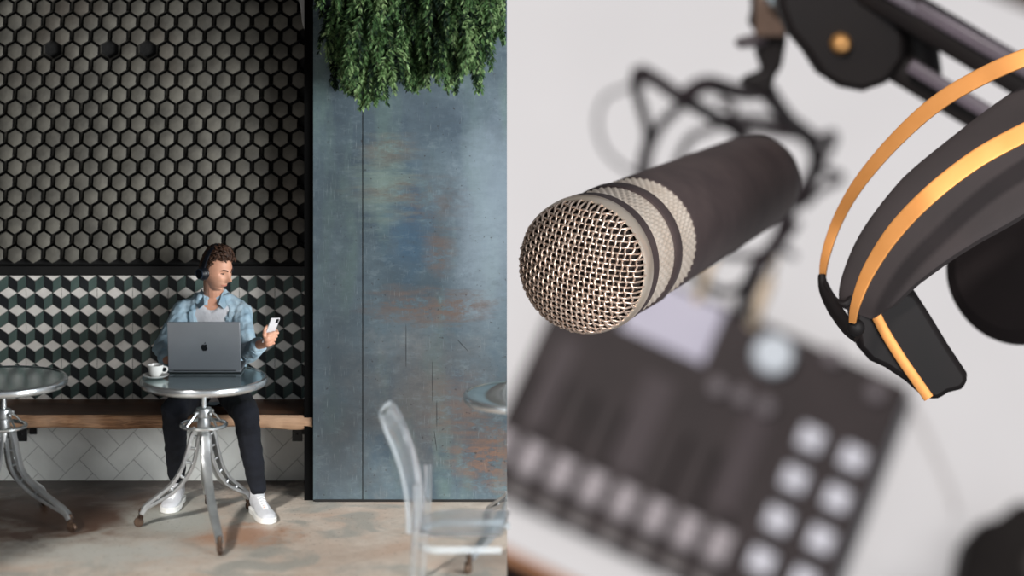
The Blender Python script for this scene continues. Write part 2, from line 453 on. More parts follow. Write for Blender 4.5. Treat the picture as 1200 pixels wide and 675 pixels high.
for (a0, a1) in (((512,470),(512,500)), ((536,398),(549,412)), ((509,505),(512,528)), ((476,380),(476,430)), ((507,424),(507,470))):
    q0 = P(*a0, BY-.0035); q1 = P(*a1, BY-.0035); mb.tube([q0, (q0+q1)/2, q1], [.0006, .0014, .0006], 6)
mb.build('scratches', mat('scratch_dark', (58,62,66), .7), wr)

# ------------------------------------------------------------------ bench
n = NT('walnut_slab', .45)
g1 = n.noise(3, 8, stretch=(.6,9,9), dist=1.5); g2 = n.noise(1.2, 4, stretch=(1,2,2), off=(4,0,0))
cc = n.mix(n.ramp(g1, .3, .7), lin((64,37,23)), lin((98,60,37))); cc = n.mix(n.math('MULTIPLY', n.ramp(g2, .5, .6), .5), cc, lin((146,104,72)))
n.col(cc); n.bump(g1, .3)
n2 = NT('walnut_edge', .55)
g1 = n2.noise(5, 8, stretch=(.8,4,7), dist=2.5); g2 = n2.noise(1.6, 4, off=(4,0,0))
cc = n2.mix(n2.ramp(g1, .35, .65), lin((112,76,50)), lin((178,134,98))); cc = n2.mix(n2.ramp(g2, .42, .62), cc, lin((196,160,130))); n2.col(cc); n2.bump(g1, .4)
bench = thing('bench', 'wooden live-edge bench slab fixed along the tiled wall', 'bench', (-2.0, 12.66, .37))
BZ = .468
mb = MB(); rings = []
N = 90; x1 = (366-CX0)*12.45/FPX
for i in range(N+1):
    x = XL+.01+(x1-XL-.01)*i/N
    f = 12.455+.016*noise.noise(Vector((x*2.3, 0, 0)))+.006*noise.noise(Vector((x*11, 3, 0)))
    th = .075+.012*noise.noise(Vector((x*3, 7, 0)))
    prof = [(WY-.012, BZ), (f+.012, BZ), (f, BZ-.012), (f-.004+.006*noise.noise(Vector((x*14,0,2))), BZ-th*.5), (f+.006+.006*noise.noise(Vector((x*9,1,5))), BZ-th+.01), (f+.02, BZ-th), (WY-.012, BZ-th)]
    rings.append([Vector((x, y, z)) for y, z in prof])
mb.loft(rings)
for fi, f in enumerate(mb.f):
    js = sorted(set(i % 7 for i in f))
    if len(f) == 4 and js[0] >= 1 and js[-1] <= 5: mb.mi[fi] = 1
mb.build('seat_slab', [n.m, n2.m], bench)
for px in (34, 352):
    X = (px-CX0)*12.75/FPX
    mb = MB(); mb.box(X-.028, X+.028, 12.56, 12.575, .30, .392); mb.box(X-.028, X+.028, 12.56, WY-.012, .382, .392); mb.box(X-.02, X+.02, WY-.03, WY-.012, .27, .392)
    mb.box(X-.006, X+.006, 12.57, WY-.02, .33, .385)
    mb.ell((X, 12.557, .34), (.006, .004, .006), 10, 6)
    mb.build('bracket', mat('bracket_black', (18,18,18), .5), bench, bevel=.003)

# pale fitting at the top of the hexagon wall
mb = MB()
pts = [P(347,-12,12.7), P(367,-12,12.7), P(367,20,12.7), P(364,46,12.7), P(358,40,12.7), P(354,26,12.7), P(352,8,12.7)]
mb.prism(pts, (0,-.01,0), (0,.05,0))
tag(mb.build('corner_plate', mat('pale_fitting', (200,200,198), .5), bevel=.006), 'pale grey plate in the top right corner of the hexagon wall', 'plate')

# ------------------------------------------------------------------ bistro tables
alu = mat('polished_aluminium', (222,226,228), .24, .9, col2=(200,206,208), scale=5, rvar=.06)
cast = mat('cast_aluminium', (204,206,206), .35, .8, col2=(170,173,175), scale=9, bump=.15, bscale=40)
topm = mat('tabletop_metal', (196,212,212), .15, .88, col2=(160,178,180), scale=3, rvar=.05)
brass = mat('old_brass_caster', (120,98,82), .45, .6, col2=(62,48,40), scale=20)
TR = .336; TZ = .775
def leg_profile(r_end):
    k_ = r_end/.35
    if k_ > 1.4: return [(a_*r_end/.62, z_) for a_, z_ in ((.03,.50),(.055,.45),(.085,.38),(.14,.30),(.24,.215),(.38,.145),(.53,.098),(.61,.068))]
    return [(.030,.50), (.050,.45), (.066,.37), (.098,.28), (.165*k_**.8,.20), (.25*k_,.145), (.318*k_,.105), (.345*k_,.068)]
def leg_pieces(az, r_end):
    d = Vector((math.cos(az), math.sin(az), 0)); sdir = Vector((-d.y, d.x, 0))
    prof = leg_profile(r_end)
    c = smooth_path([Vector((r_, 0, z_)) for r_, z_ in prof], 6)
    gap = [interp([(0,.016),(.35,.026),(.6,.018),(.85,.006),(1,.003)], i/(len(c)-1)) for i in range(len(c))]
    A, B = [], []
    for i, q in enumerate(c):
        t = (c[min(i+1, len(c)-1)]-c[max(i-1, 0)]).normalized(); nn = Vector((-t.z, 0, t.x))
        for L_, sg in ((A, 1), (B, -1)):
            p = q+nn*gap[i]*sg; L_.append(d*p.x+Vector((0,0,p.z)))
    m_ = MB()
    m_.tube(A, .0105, 10, flat=(2.0, .9, sdir)); m_.tube(B, .0105, 10, flat=(2.0, .9, sdir))
    for f in (.12, .24, .36, .48, .60, .72):
        i = int(f*(len(c)-1)); m_.tube([A[i], B[i]], .008, 8)
    cs = MB(); e = d*(r_end*.99)
    cs.capsule(e+Vector((0,0,.085)), e+Vector((0,0,.05)), .013, .013, 10)
    M_ = Matrix.Translation(e+d*.012+Vector((0,0,.026))) @ Matrix(((d.x, 0, sdir.x, 0), (d.y, 0, sdir.y, 0), (0, 1, 0, 0), (0,0,0,1)))
    cs.lathe([(.008,-.011),(.022,-.011),(.026,-.006),(.026,.006),(.022,.011),(.008,.011)], 20, M=M_)
    cs.box(-.014,.014,-.016,-.012,.02,.055, M=Matrix.Translation(e+d*.004) @ Matrix(((d.x, sdir.x, 0, 0), (d.y, sdir.y, 0, 0), (0, 0, 1, 0), (0,0,0,1))))
    return m_, cs
def cut_x0(o):
    bm = bmesh.new(); bm.from_mesh(o.data); M_ = world_of(o)
    bm.transform(M_)
    g = bmesh.ops.bisect_plane(bm, geom=bm.verts[:]+bm.edges[:]+bm.faces[:], plane_co=(-.002,0,0), plane_no=(1,0,0), clear_outer=True)
    ed = [e for e in g['geom_cut'] if isinstance(e, bmesh.types.BMEdge)]
    try: bmesh.ops.holes_fill(bm, edges=ed, sides=0)
    except Exception: pass
    bm.transform(M_.inverted()); bm.to_mesh(o.data); bm.free()
def make_table(label, loc, legs, rot=0):
    t = thing('bistro_table', label, 'table', (0,0,0), 'round metal cafe tables')
    m_ = MB(); m_.lathe([(0,TZ-.003), (TR-.02,TZ-.003), (TR-.014,TZ+.002), (TR-.004,TZ), (TR,TZ-.008), (TR,TZ-.03), (TR-.006,TZ-.038), (TR-.022,TZ-.036), (TR-.03,TZ-.014), (0,TZ-.014)], 96, caps=False)
    tp = m_.build('tabletop', topm, t, angle=25)
    m_ = MB(); m_.lathe([(TR-.014,TZ+.0022), (TR-.004,TZ+.001), (TR+.0015,TZ-.007), (TR+.0025,TZ-.02), (TR+.001,TZ-.032), (TR-.006,TZ-.039), (TR-.012,TZ-.030)], 96, caps=False); m_.build('rim', alu, t, angle=60)
    m_ = MB(); m_.lathe([(.0,.40),(.015,.40),(.022,.42),(.022,.60),(.017,.605),(.017,.70),(.05,.725),(.06,TZ-.013),(0,TZ-.013)], 24)
    m_.build('column', alu, t)
    m_ = MB(); m_.lathe([(.022,.44),(.034,.445),(.036,.52),(.03,.56),(.042,.565),(.046,.585),(.04,.61),(.022,.615)], 24)
    for q in range(4):
        a_ = PI/4+q*PI/2; m_.capsule((.03*math.cos(a_), .03*math.sin(a_), .588), (.055*math.cos(a_), .055*math.sin(a_), .588), .012, .011, 10)
    m_.build('hub', cast, t)
    m_ = MB(); m_.tube([(.118*math.cos(2*PI*k/48), .118*math.sin(2*PI*k/48), .522) for k in range(48)], .0105, 10, closed=True)
    for q in range(4):
        a_ = PI/4+q*PI/2; m_.tube([(.05*math.cos(a_), .05*math.sin(a_), .585), (.085*math.cos(a_), .085*math.sin(a_), .555), (.115*math.cos(a_), .115*math.sin(a_), .525)], .006, 8)
    m_.build('foot_ring', alu, t)
    for az, re in legs:
        a1, a2 = leg_pieces(az, re); l = a1.build('leg', cast, t); a2.build('caster', brass, l)
    t.location = loc; t.rotation_euler.z = rot
    return t
LEGS = [(math.radians(194), .335), (math.radians(-75), .63), (math.radians(50), .325), (math.radians(95), .36)]
table_man = make_table('round metal cafe table holding the laptop and the coffee cup', (-1.614, 12.0, 0), LEGS)
tl_ = make_table('round metal cafe table cut by the left edge of the photo', (-2.675, 11.97, 0), [(math.radians(-22), .42), (math.radians(-112), .38), (math.radians(68), .38), (math.radians(158), .38)])
tr_ = make_table('round metal cafe table behind the clear chair, beside the blue steel wall', (.112, 11.60, 0), [(math.radians(240), .60), (math.radians(125), .38)])
for ch in list(bpy.data.objects):
    p_ = ch
    while p_.parent: p_ = p_.parent
    if p_ is tr_ and ch.type == 'MESH': cut_x0(ch)

# ------------------------------------------------------------------ things on the man's table
porc = mat('porcelain', (232,232,228), .2, col2=(226,226,222), coat=.4)
def T(x, y, z=0): return Matrix.Translation((x, y, z))
cs_ = (-1.868, 11.98)
mb = MB(); mb.lathe([(0,TZ+.002),(.035,TZ+.002),(.045,TZ+.004),(.068,TZ+.014),(.071,TZ+.018),(.066,TZ+.018),(.043,TZ+.009),(.03,TZ+.007),(0,TZ+.007)], 40, M=T(*cs_), caps=False)
tag(mb.build('saucer', porc), 'white saucer under the coffee cup on the metal table', 'saucer')
cup = thing('coffee_cup', 'white porcelain coffee cup on a saucer left of the laptop', 'cup', (cs_[0], cs_[1], TZ+.008))
z0 = TZ+.0075
mb = MB(); mb.lathe([(0,z0),(.022,z0),(.026,z0+.006),(.036,z0+.025),(.041,z0+.05),(.043,z0+.062),(.040,z0+.062),(.037,z0+.048),(.03,z0+.02),(.018,z0+.008),(0,z0+.007)], 40, M=T(*cs_), caps=False); mb.build('bowl', porc, cup)
mb = MB(); mb.tube(smooth_path([(cs_[0]+.039, cs_[1], z0+.052), (cs_[0]+.056, cs_[1], z0+.05), (cs_[0]+.062, cs_[1], z0+.036), (cs_[0]+.052, cs_[1], z0+.022), (cs_[0]+.034, cs_[1], z0+.022)], 5), .0045, 8); mb.build('handle', porc, cup)
mb = MB(); mb.lathe([(0,z0+.046),(.0365,z0+.046),(.0365,z0+.050),(0,z0+.050)], 32, M=T(*cs_)); mb.build('coffee', mat('coffee', (70,42,26), .2), cup)

lap = thing('laptop', 'open grey laptop on the round table in front of the man', 'laptop', (-1.61, 12.1, TZ))
grey = mat('space_grey', (122,126,131), .4, .4, col2=(114,118,123), scale=3)
LX0 = (197-CX0)*12.1/FPX; LX1 = (282.5-CX0)*12.1/FPX
mb = MB(); mb.box(LX0, LX1, 12.11, 12.36, TZ+.002, TZ+.016); mb.build('base', grey, lap, bevel=.004)
lt = Matrix.Translation((0, 12.105, TZ+.016)) @ Matrix.Rotation(math.radians(10), 4, 'X')
mb = MB(); mb.box(LX0, LX1, -.004, .003, 0, .272, M=lt); lid = mb.build('lid', grey, lap, bevel=.0035)
mb = MB(); mb.box(LX0+.01, LX1-.01, .003, .0045, .012, .262, M=lt); mb.build('screen', mat('laptop_screen', (14,14,18), .15), lap)
mb = MB(); mb.tube([(LX0+.03, 12.107, TZ+.015), (LX1-.03, 12.107, TZ+.015)], .0055, 10); mb.build('hinge', mat('hinge_dark', (40,42,46), .5), lap)
mb = MB()
for r_i in range(5):
    for c_i in range(13):
        x0 = LX0+.045+c_i*.0235; y0 = 12.135+r_i*.021; mb.box(x0, x0+.019, y0, y0+.017, TZ+.016, TZ+.0175)
mb.build('keyboard', mat('keys_black', (24,24,26), .6), lap)
# bitten apple emblem on the lid
ap = [(0,.80),(.20,.93),(.45,.98),(.72,.90),(.86,.76),(.70,.60),(.62,.36),(.68,.10),(.92,-.10),(.80,-.45),(.58,-.78),(.36,-.96),(.18,-.93),(0,-.86),(-.18,-.93),(-.38,-.96),(-.62,-.72),(-.84,-.32),(-.93,.08),(-.90,.45),(-.74,.78),(-.48,.96),(-.22,.93)]
lf = [(.02,1.10),(.06,1.40),(.24,1.62),(.42,1.68),(.40,1.44),(.24,1.20)]
axc = (239.5-CX0)*12.08/FPX
mb = MB()
for o_ in (ap, lf): mb.prism([lt @ Vector((axc+x*.019, -.0041, .128+z*.019)) for x, z in o_], lt.to_3x3() @ Vector((0,-.0012,0)), (0,0,0))
em = mb.build('emblem', mat('emblem_dark', (26,28,32), .2, .6), lid); em['label'] = 'dark bitten apple emblem on the lid'

# =================================================================== THE MAN
denim_l = mat('chambray', (184,206,218), .9, col2=(150,180,198), scale=14, bump=.5, bscale=220)
skin_m = mat('skin', (224,170,142), .5, col2=(214,156,128), scale=12)
tee_m = mat('white_cotton', (214,214,218), .9, bump=.3, bscale=60)
jean_m = mat('dark_jeans', (17,21,31), .95, col2=(12,15,23), scale=10, bump=.4, bscale=200)
hair_m = mat('brown_hair', (84,56,40), .55, col2=(50,33,24), scale=60, bump=.6, bscale=150)
man = thing('person', 'man in light blue shirt and dark jeans seated on the bench, looking at his phone', 'person', (-1.64, 12.62, 0))
Hc = Vector((-1.612, 12.50, 1.268))
HM = Matrix.Translation(Hc) @ Matrix.Rotation(math.radians(52), 4, 'Z') @ Matrix.Rotation(math.radians(12), 4, 'X')     # face is -Y in head space
def gs(x, c, s): return math.exp(-((x-c)/s)**2)
def head_pt(sx_, fy, uz):
    """unit direction (side, front, up) -> point in head space, face towards -Y"""
    s_, f_, u_ = sx_*.074, fy*.096, uz*.118
    low = max(0, min(1, (-u_-.015)/.10)); low = low*low*(3-2*low)
    s_ *= 1-.36*low
    if f_ < 0: f_ *= 1-.30*low          # skull underside pulls in behind the jaw
    else: f_ *= 1-.04*low
    if f_ > 0:
        fr = min(1, f_/.05)
        w = fr
        f_ += w*(.032*gs(s_, 0, .0110)*(gs(u_, -.030, .016)+.45*gs(u_, -.008, .022)))
        f_ += w*.007*gs(u_, .026, .013)*gs(s_, 0, .05)
        f_ -= w*.013*(gs(s_, .031, .015)+gs(s_, -.031, .015))*gs(u_, .004, .014)
        f_ += w*.009*gs(s_, 0, .022)*(gs(u_, -.060, .006)+gs(u_, -.073, .006))
        f_ -= w*.006*gs(s_, 0, .03)*gs(u_, -.083, .006)
        f_ += w*.014*gs(s_, 0, .026)*gs(u_, -.103, .016)
        f_ += w*.005*(gs(s_, .042, .018)+gs(s_, -.042, .018))*gs(u_, -.025, .02)
    return Vector((s_, -f_, u_))
def torso_rings(grow, zs, open_front=False, nseg=72, vneck=False):
    tab_rx = [(.50,.165),(.62,.165),(.78,.150),(.92,.168),(1.00,.178),(1.05,.170),(1.085,.115),(1.12,.068),(1.15,.062)]
    tab_ry = [(.50,.125),(.62,.120),(.78,.108),(.92,.115),(1.00,.105),(1.05,.090),(1.085,.072),(1.12,.060),(1.15,.058)]
    tab_cy = [(.50,12.68),(.76,12.665),(.98,12.63),(1.08,12.61),(1.15,12.595)]
    R_ = []
    for z in zs:
        rx = interp(tab_rx, z)+grow; ry = interp(tab_ry, z)+grow; cy = interp(tab_cy, z); ring = []
        for k_ in range(nseg):
            th = 2*PI*k_/nseg; x = math.cos(th); y = math.sin(th); f = 1.
            if open_front:
                d = abs(((th-1.5*PI)+PI) % (2*PI)-PI); half = interp([(.5,.46),(.9,.42),(1.03,.50),(1.15,.75)], z)
                f = 1-.23*max(0, min(1, (half-d)/.07))
            if vneck:
                d = abs(((th-1.5*PI)+PI) % (2*PI)-PI); half = interp([(1.025,0),(1.12,.75)], z)
                f = 1-.16*max(0, min(1, (half-d)/.06))
            ring.append(Vector((-1.643+math.copysign(abs(x)**.85, x)*rx*f, cy+y*ry*f, z)))
        R_.append(ring)
    return R_
mb = MB(); rings = []
for i in range(61):
    ph = PI*i/60; ring = []
    for k_ in range(96):
        th = 2*PI*k_/96
        ring.append(HM @ head_pt(max(math.sin(ph), 1e-3)*math.cos(th), max(math.sin(ph), 1e-3)*math.sin(th), math.cos(ph)))
    rings.append(ring)
mb.loft(rings)
for sg in (-1, 1):
    mb.ell(HM @ Vector((sg*.076, .012, -.012)), (.010, .020, .030), M=HM.to_3x3())
mb.loft(torso_rings(-.004, [.90+.02*i for i in range(12)]))
# joints
J = dict(neck=Vector((-1.640, 12.60, 1.115)), chest=Vector((-1.645, 12.62, .98)), belly=Vector((-1.64, 12.66, .76)), pelvis=Vector((-1.64, 12.68, .59)))
shR = Vector((-1.815, 12.60, 1.050)); shL = Vector((-1.475, 12.58, 1.045))        # photo left / photo right
elR = Vector((-1.900, 12.42, .855)); wrR = P(196, 422, 12.20)
elL = Vector((-1.425, 12.42, .820)); wrL = P(303.5, 404, 12.20)
mb.capsule(HM @ Vector((0,.02,-.05)), J['neck'], .052, .056); mb.capsule(J['neck'], J['chest'], .052, .08); mb.capsule(J['chest'], J['belly'], .085, .085); mb.capsule(J['belly'], J['pelvis'], .085, .09)
mb.capsule(J['neck']+Vector((0,0,-.07)), shR+Vector((.01,0,-.035)), .035, .028); mb.capsule(J['neck']+Vector((0,0,-.07)), shL+Vector((-.01,0,-.035)), .035, .028)
mb.capsule(shR+Vector((.01,0,-.035)), elR, .034, .034); mb.capsule(elR, wrR, .036, .025); mb.capsule(shL+Vector((-.01,0,-.035)), elL, .034, .034); mb.capsule(elL, wrL, .036, .025)
hipR = Vector((-1.72, 12.66, .575)); hipL = Vector((-1.555, 12.66, .575))
knR = Vector((-1.80, 12.20, .555)); knL = Vector((-1.405, 12.12, .555))
anR = Vector((-1.815, 12.40, .10)); anL = Vector((-1.345, 12.175, .10))
for hp, kn, an in ((hipR, knR, anR), (hipL, knL, anL)):
    mb.capsule(hp, kn, .07, .05); mb.capsule(kn, an, .042, .022)
toeR = anR+Vector((-.015,-.17,-.065)); toeL = anL+Vector((.07,-.17,-.065))
mb.capsule(anR+Vector((0,0,-.03)), anR+(toeR-anR)*.75+Vector((0,0,.0)), .024, .018); mb.capsule(anL+Vector((0,0,-.03)), anL+(toeL-anL)*.75, .024, .018)
# left hand (photo right) holding a phone: palm behind, thumb across the front
ph_c = P(317.5, 387, 12.13); ph_up = Vector((.36, -.10, .92)).normalized()
ph_n = Vector((-.62, -.72, .15)); ph_n = (ph_n-ph_up*ph_n.dot(ph_up)).normalized()      # screen side, towards his face
ph_n = Vector((-.80, .55, .10)); ph_n = (ph_n-ph_up*ph_n.dot(ph_up)).normalized()
ph_s = ph_up.cross(ph_n).normalized()
palm = ph_c-ph_up*.035-ph_n*.026-Vector((.012,0,0))
mb.capsule(wrL, palm-ph_up*.02, .025, .028); mb.capsule(palm-ph_s*.02, palm+ph_s*.02, .022, .022); mb.capsule(palm-ph_s*.018+ph_up*.02, palm+ph_s*.018+ph_up*.018, .017, .017)
sidesgn = 1 if ph_s.x > 0 else -1
sr = ph_s*sidesgn                   # towards photo right
fl = [.034, .038, .035, .028]
for k_ in range(4):                 # fingers reach round the far edge of the phone
    b0 = palm+sr*.016+ph_up*(.034-.0205*k_); p1 = b0+sr*.026-ph_n*.006; p2 = p1+sr*.012+ph_n*.022+ph_up*.004; p3 = p2-sr*.016+ph_n*.012+ph_up*.004
    mb.capsule(b0, p1, .0085, .0080, 10); mb.capsule(p1, p2, .0080, .0074, 10); mb.capsule(p2, p3, .0074, .0064, 10)
t0 = palm-sr*.022-ph_up*.008; t1 = t0-sr*.018+ph_up*.024+ph_n*.014; t2 = t1+sr*.006+ph_up*.026+ph_n*.014; t3 = t2+sr*.012+ph_up*.018
mb.capsule(t0, t1, .0125, .011, 10); mb.capsule(t1, t2, .0105, .009, 10); mb.capsule(t2, t3, .009, .008, 10)
# right hand (photo left) on the laptop keys
pr = wrR+Vector((.035, -.0, -.045)); pr.z = TZ+.045; pr.y = 12.24
mb.capsule(wrR, pr, .024, .024); mb.capsule(pr+Vector((-.02,0,0)), pr+Vector((.02,0,0)), .018, .018)
for k_ in range(4):
    b0 = pr+Vector((.03*(k_-1.5)/1.5*.8, -.012, 0)); p1 = b0+Vector((.012,-.03,.006)); p2 = p1+Vector((.006,-.022,-.012)); p3 = p2+Vector((.002,-.01,-.014))
    for a0, a1, r0, r1 in ((b0, p1, .009, .0085), (p1, p2, .0085, .0078), (p2, p3, .0078, .007)): mb.capsule(a0, a1, r0, r1, 8)
mb.capsule(pr+Vector((.024,.0,-.004)), pr+Vector((.048,-.028,-.012)), .011, .009, 8)
body = remeshed(mb, 'body', skin_m, man, .0030, 2)

# eyes, brows, lips
eyew = mat('eye_white', (150,112,94), .6); iris = mat('iris', (60,48,38), .2); lipm = mat('lips', (188,118,100), .5); browm = mat('eyebrow', (70,46,34), .8)
def face_pt(s_, u_, out=0.):
    uz = u_/.118
    # invert roughly: choose unit direction with given side and height
    low = max(0, min(1, (-u_-.015)/.10)); low = low*low*(3-2*low)
    sx_ = s_/(.074*(1-.36*low)); fy = math.sqrt(max(0, 1-uz*uz-sx_*sx_)); q = head_pt(sx_, fy, uz); q.y -= out
    return HM @ q
for sg in (-1, 1):
    mb = MB(); c0 = face_pt(sg*.030, .004, -.001); mb.ell(c0, (.011,.005,.0042), 14, 8, M=HM.to_3x3()); ey = mb.build('eye', eyew, man)
    mb = MB(); mb.ell(face_pt(sg*.029+.002, .003, .003), (.0055,.003,.0042), 12, 8, M=HM.to_3x3()); mb.build('iris', iris, ey)
    mb = MB(); mb.tube([face_pt(sg*x_, u_, .002) for x_, u_ in ((.012,.021),(.022,.026),(.034,.027),(.046,.021))], [.003,.0042,.0038,.002], 8); mb.build('eyebrow', browm, man)
mb = MB(); mb.tube([face_pt(x_, -.0655, .0015) for x_ in (-.021,-.011,0,.011,.021)], [.0018,.0045,.0052,.0045,.0018], 8); mb.build('lips', lipm, man)
# hair: tousled locks over the skull
mb = MB(); rng = random.Random(3)
cnt = 0
while cnt < 520:
    v = Vector((rng.gauss(0,1), rng.gauss(0,1), rng.gauss(0,1))).normalized()          # side, front, up
    lim = .60 if v.y > .25 else interp([(-1,-.62),(-.3,-.35),(.05,-.05),(.3,.60)], v.y)
    if v.z < lim: continue
    cnt += 1
    q = head_pt(v.x, v.y, v.z); nrm = Vector((v.x/.074, -v.y/.096, v.z/.118)).normalized()
    vol = .005+.017*max(0, v.z)**2+.034*max(0, v.y)*max(0, v.z)
    q0 = q+nrm*vol*.25; tan = Vector((rng.uniform(-.3,.5), -1.0 if v.z > .4 else .5, rng.uniform(-.9,-.2) if v.z < .4 else rng.uniform(-.1,.5))); tan -= nrm*tan.dot(nrm); tan.normalize()
    L_ = rng.uniform(.022, .048); cur = nrm.cross(tan)*rng.uniform(-.012,.012)
    pts = [HM @ (q0-tan*L_*.5), HM @ (q0+nrm*vol*.8+cur), HM @ (q0+tan*L_*.5+nrm*vol*.6+cur*1.6)]
    mb.tube(smooth_path(pts, 3), [.0045,.0062,.007,.007,.006,.0045,.0025], 6)
rings = []
for i in range(25):
    ph_ = (PI*.52)*i/24; ring = []
    for k_ in range(48):
        th = 2*PI*k_/48; fx, fy_, fz = math.sin(ph_)*math.cos(th), math.sin(ph_)*math.sin(th), math.cos(ph_)
        if fy_ > .15 and fz < .62:
            fz2 = .62; s_ = math.sqrt(1-fz2*fz2)/max(1e-4, math.hypot(fx, fy_)); fx, fy_, fz = fx*s_, fy_*s_, fz2
        q = head_pt(fx if i else .001*math.cos(th), fy_ if i else .001*math.sin(th), fz); nrm = Vector((fx/.074, -fy_/.096, fz/.118)).normalized()
        ring.append(HM @ (q+nrm*.006))
    rings.append(ring)
mb.loft(rings)
mb.build('hair', hair_m, man)

# clothes -----------------------------------------------------------
mb = MB(); mb.loft(torso_rings(.004, [.52+.015*i for i in range(41)], vneck=True))
mb2 = mb
tee = remeshed(mb2, 'undershirt', tee_m, man, .006, 3, lambda p: .003*noise.noise(p*22))
mb = MB(); mb.loft(torso_rings(.017, [.50+.015*i for i in range(42)], True))
def sleeve(sh, el, wr, r0, r1, r2):
    mb.capsule(sh, sh.lerp(el, .5), r0, (r0+r1)/2+.002); mb.capsule(sh.lerp(el, .5), el, (r0+r1)/2, r1); mb.capsule(el, el.lerp(wr, .86), r1, r2)
sleeve(shR+Vector((.010,0,-.022)), elR, wrR, .056, .052, .044)
sleeve(shL+Vector((-.010,0,-.022)), elL, wrL, .056, .054, .045)
mb.capsule(J['neck']+Vector((-.05,.0,-.035)), shR+Vector((0,0,-.015)), .04, .048); mb.capsule(J['neck']+Vector((.05,.0,-.035)), shL+Vector((0,0,-.015)), .04, .048)
shirt = remeshed(mb, 'shirt', denim_l, man, .0055, 5, lambda p: .012*noise.noise(Vector((p.x*16, p.y*12, p.z*22)))+.007*noise.noise(p*38))
# rolled cuffs, collar wings, placket
for el, wr, r_ in ((elR, wrR, .037), (elL, wrL, .040)):
    mb = MB(); d_ = (wr-el).normalized(); c0 = el.lerp(wr, .80); M_ = Matrix.Translation(c0) @ d_.to_track_quat('Z', 'Y').to_matrix().to_4x4()
    mb.lathe([(r_,-.02),(r_+.006,-.018),(r_+.007,.018),(r_+.002,.024),(r_-.006,.022),(r_-.008,-.01)], 28, M=M_, caps=False); mb.build('cuff', denim_l, shirt)
for sg in (-1, 1):
    mb = MB(); N_ = Vector((-1.640, 12.60, 1.10))
    o_ = [N_+Vector((sg*.066, .02, .040)), N_+Vector((sg*.052, -.045, .026)), N_+Vector((sg*.038, -.088, -.028)), N_+Vector((sg*.070, -.090, -.055)), N_+Vector((sg*.098, -.052, -.020)), N_+Vector((sg*.100, .015, -.002))]
    mb.prism(o_, (0,-.004,.002), (0,.004,-.002)); mb.build('collar', denim_l, shirt, bevel=.002)
    mb = MB(); pts = []
    for z in (1.03, .98, .92, .85, .78, .70):
        half = interp([(.5,.46),(.9,.42),(1.03,.50),(1.15,.75)], z); rx = interp([(.70,.166),(.92,.185),(1.0,.195),(1.05,.187)], z); ry = interp([(.70,.130),(.78,.125),(.92,.132),(1.0,.122),(1.05,.107)], z)
        th = 1.5*PI+sg*(half+.06); pts.append(Vector((-1.643+math.copysign(abs(math.cos(th))**.85, math.cos(th))*rx, interp([(.76,12.665),(.98,12.63),(1.08,12.61)], z)+math.sin(th)*ry-.004, z)))
    mb.tube(pts, .010, 8, flat=(.35, 1.3, (0,-1,0))); mb.build('placket', denim_l, shirt)
mb = MB(); N_ = Vector((-1.640, 12.58, 1.095))
mb.tube([N_+Vector((.060*math.cos(t_), .062*math.sin(t_)+.012, .020*math.sin(t_) if math.sin(t_) > -.2 else .02*math.sin(t_)-.055*(-math.sin(t_)-.2))) for t_ in [2*PI*k_/32 for k_ in range(32)]], .006, 8, closed=True); mb.build('neckband', tee_m, tee)
# jeans
mb = MB()
mb.capsule((-1.70,12.68,.585), (-1.58,12.68,.585), .115, .115)
for hp, kn, an in ((hipR, knR, anR), (hipL, knL, anL)):
    mb.capsule(hp, kn, .096, .073); mb.capsule(kn, kn.lerp(an, .5), .070, .062); mb.capsule(kn.lerp(an, .5), an+Vector((0,.0,.045)), .062, .047)
remeshed(mb, 'jeans', jean_m, man, .006, 5, lambda p: .007*noise.noise(Vector((p.x*20, p.y*14, p.z*26))))
# shoes
canvas = mat('white_canvas', (204,206,210), .75, bump=.3, bscale=90); rubber = mat('white_rubber', (236,236,232), .45); lace_m = mat('lace', (240,240,240), .8)
for an, toe in ((anR, toeR), (anL, toeL)):
    d = Vector((toe.x-an.x, toe.y-an.y, 0)).normalized(); s_ = Vector((-d.y, d.x, 0)); heel = Vector((an.x, an.y, 0))-d*.065
    def fp(u, v, z): return heel+d*u+s_*v+Vector((0,0,z))
    LEN = .295
    hw = [(0,.030),(.03,.037),(.10,.038),(.17,.047),(.23,.049),(.27,.038),(.29,.018),(.295,.004)]
    ht = [(0,.115),(.05,.125),(.085,.125),(.12,.100),(.17,.076),(.22,.062),(.27,.050),(.295,.03)]
    mb = MB(); rings = []
    for i in range(31):
        u = LEN*i/30; w_ = interp(hw, u); h_ = interp(ht, u); ring = []
        for k_ in range(24):
            th = 2*PI*k_/24; x = math.cos(th); y = math.sin(th)
            yy = .018+(h_-.018)*(.5+.5*y); sh_ = 1-.35*max(0, y)*(1 if u > .1 else .6)
            ring.append(fp(u, math.copysign(abs(x)**.7, x)*w_*sh_, yy))
        rings.append(ring)
    mb.loft(rings); mb.capsule(fp(.052,0,.09), fp(.045,0,.150), .040, .040)
    sh = remeshed(mb, 'shoe', canvas, man, .004, 3)
    mb = MB(); out = []
    for i in range(21):
        u = LEN*i/20; out.append(fp(u+.003, interp(hw, u)+.005, 0))
    for i in range(20, -1, -1):
        u = LEN*i/20; out.append(fp(u+.003, -interp(hw, u)-.005, 0))
    mb.prism(out, (0,0,.001), (0,0,.030)); mb.build('sole', rubber, sh, bevel=.003)
    mb = MB()
    for i in range(6):
        u = .115+.018*i; z = interp(ht, u)+.002; w_ = .020-.001*i
        mb.tube([fp(u, -w_, z-.006), fp(u+.008, 0, z), fp(u, w_, z-.006)], .0032, 6); mb.tube([fp(u+.012, -w_, z-.009), fp(u+.004, 0, z+.001), fp(u+.012, w_, z-.009)], .0028, 6)
    mb.build('laces', lace_m, sh)

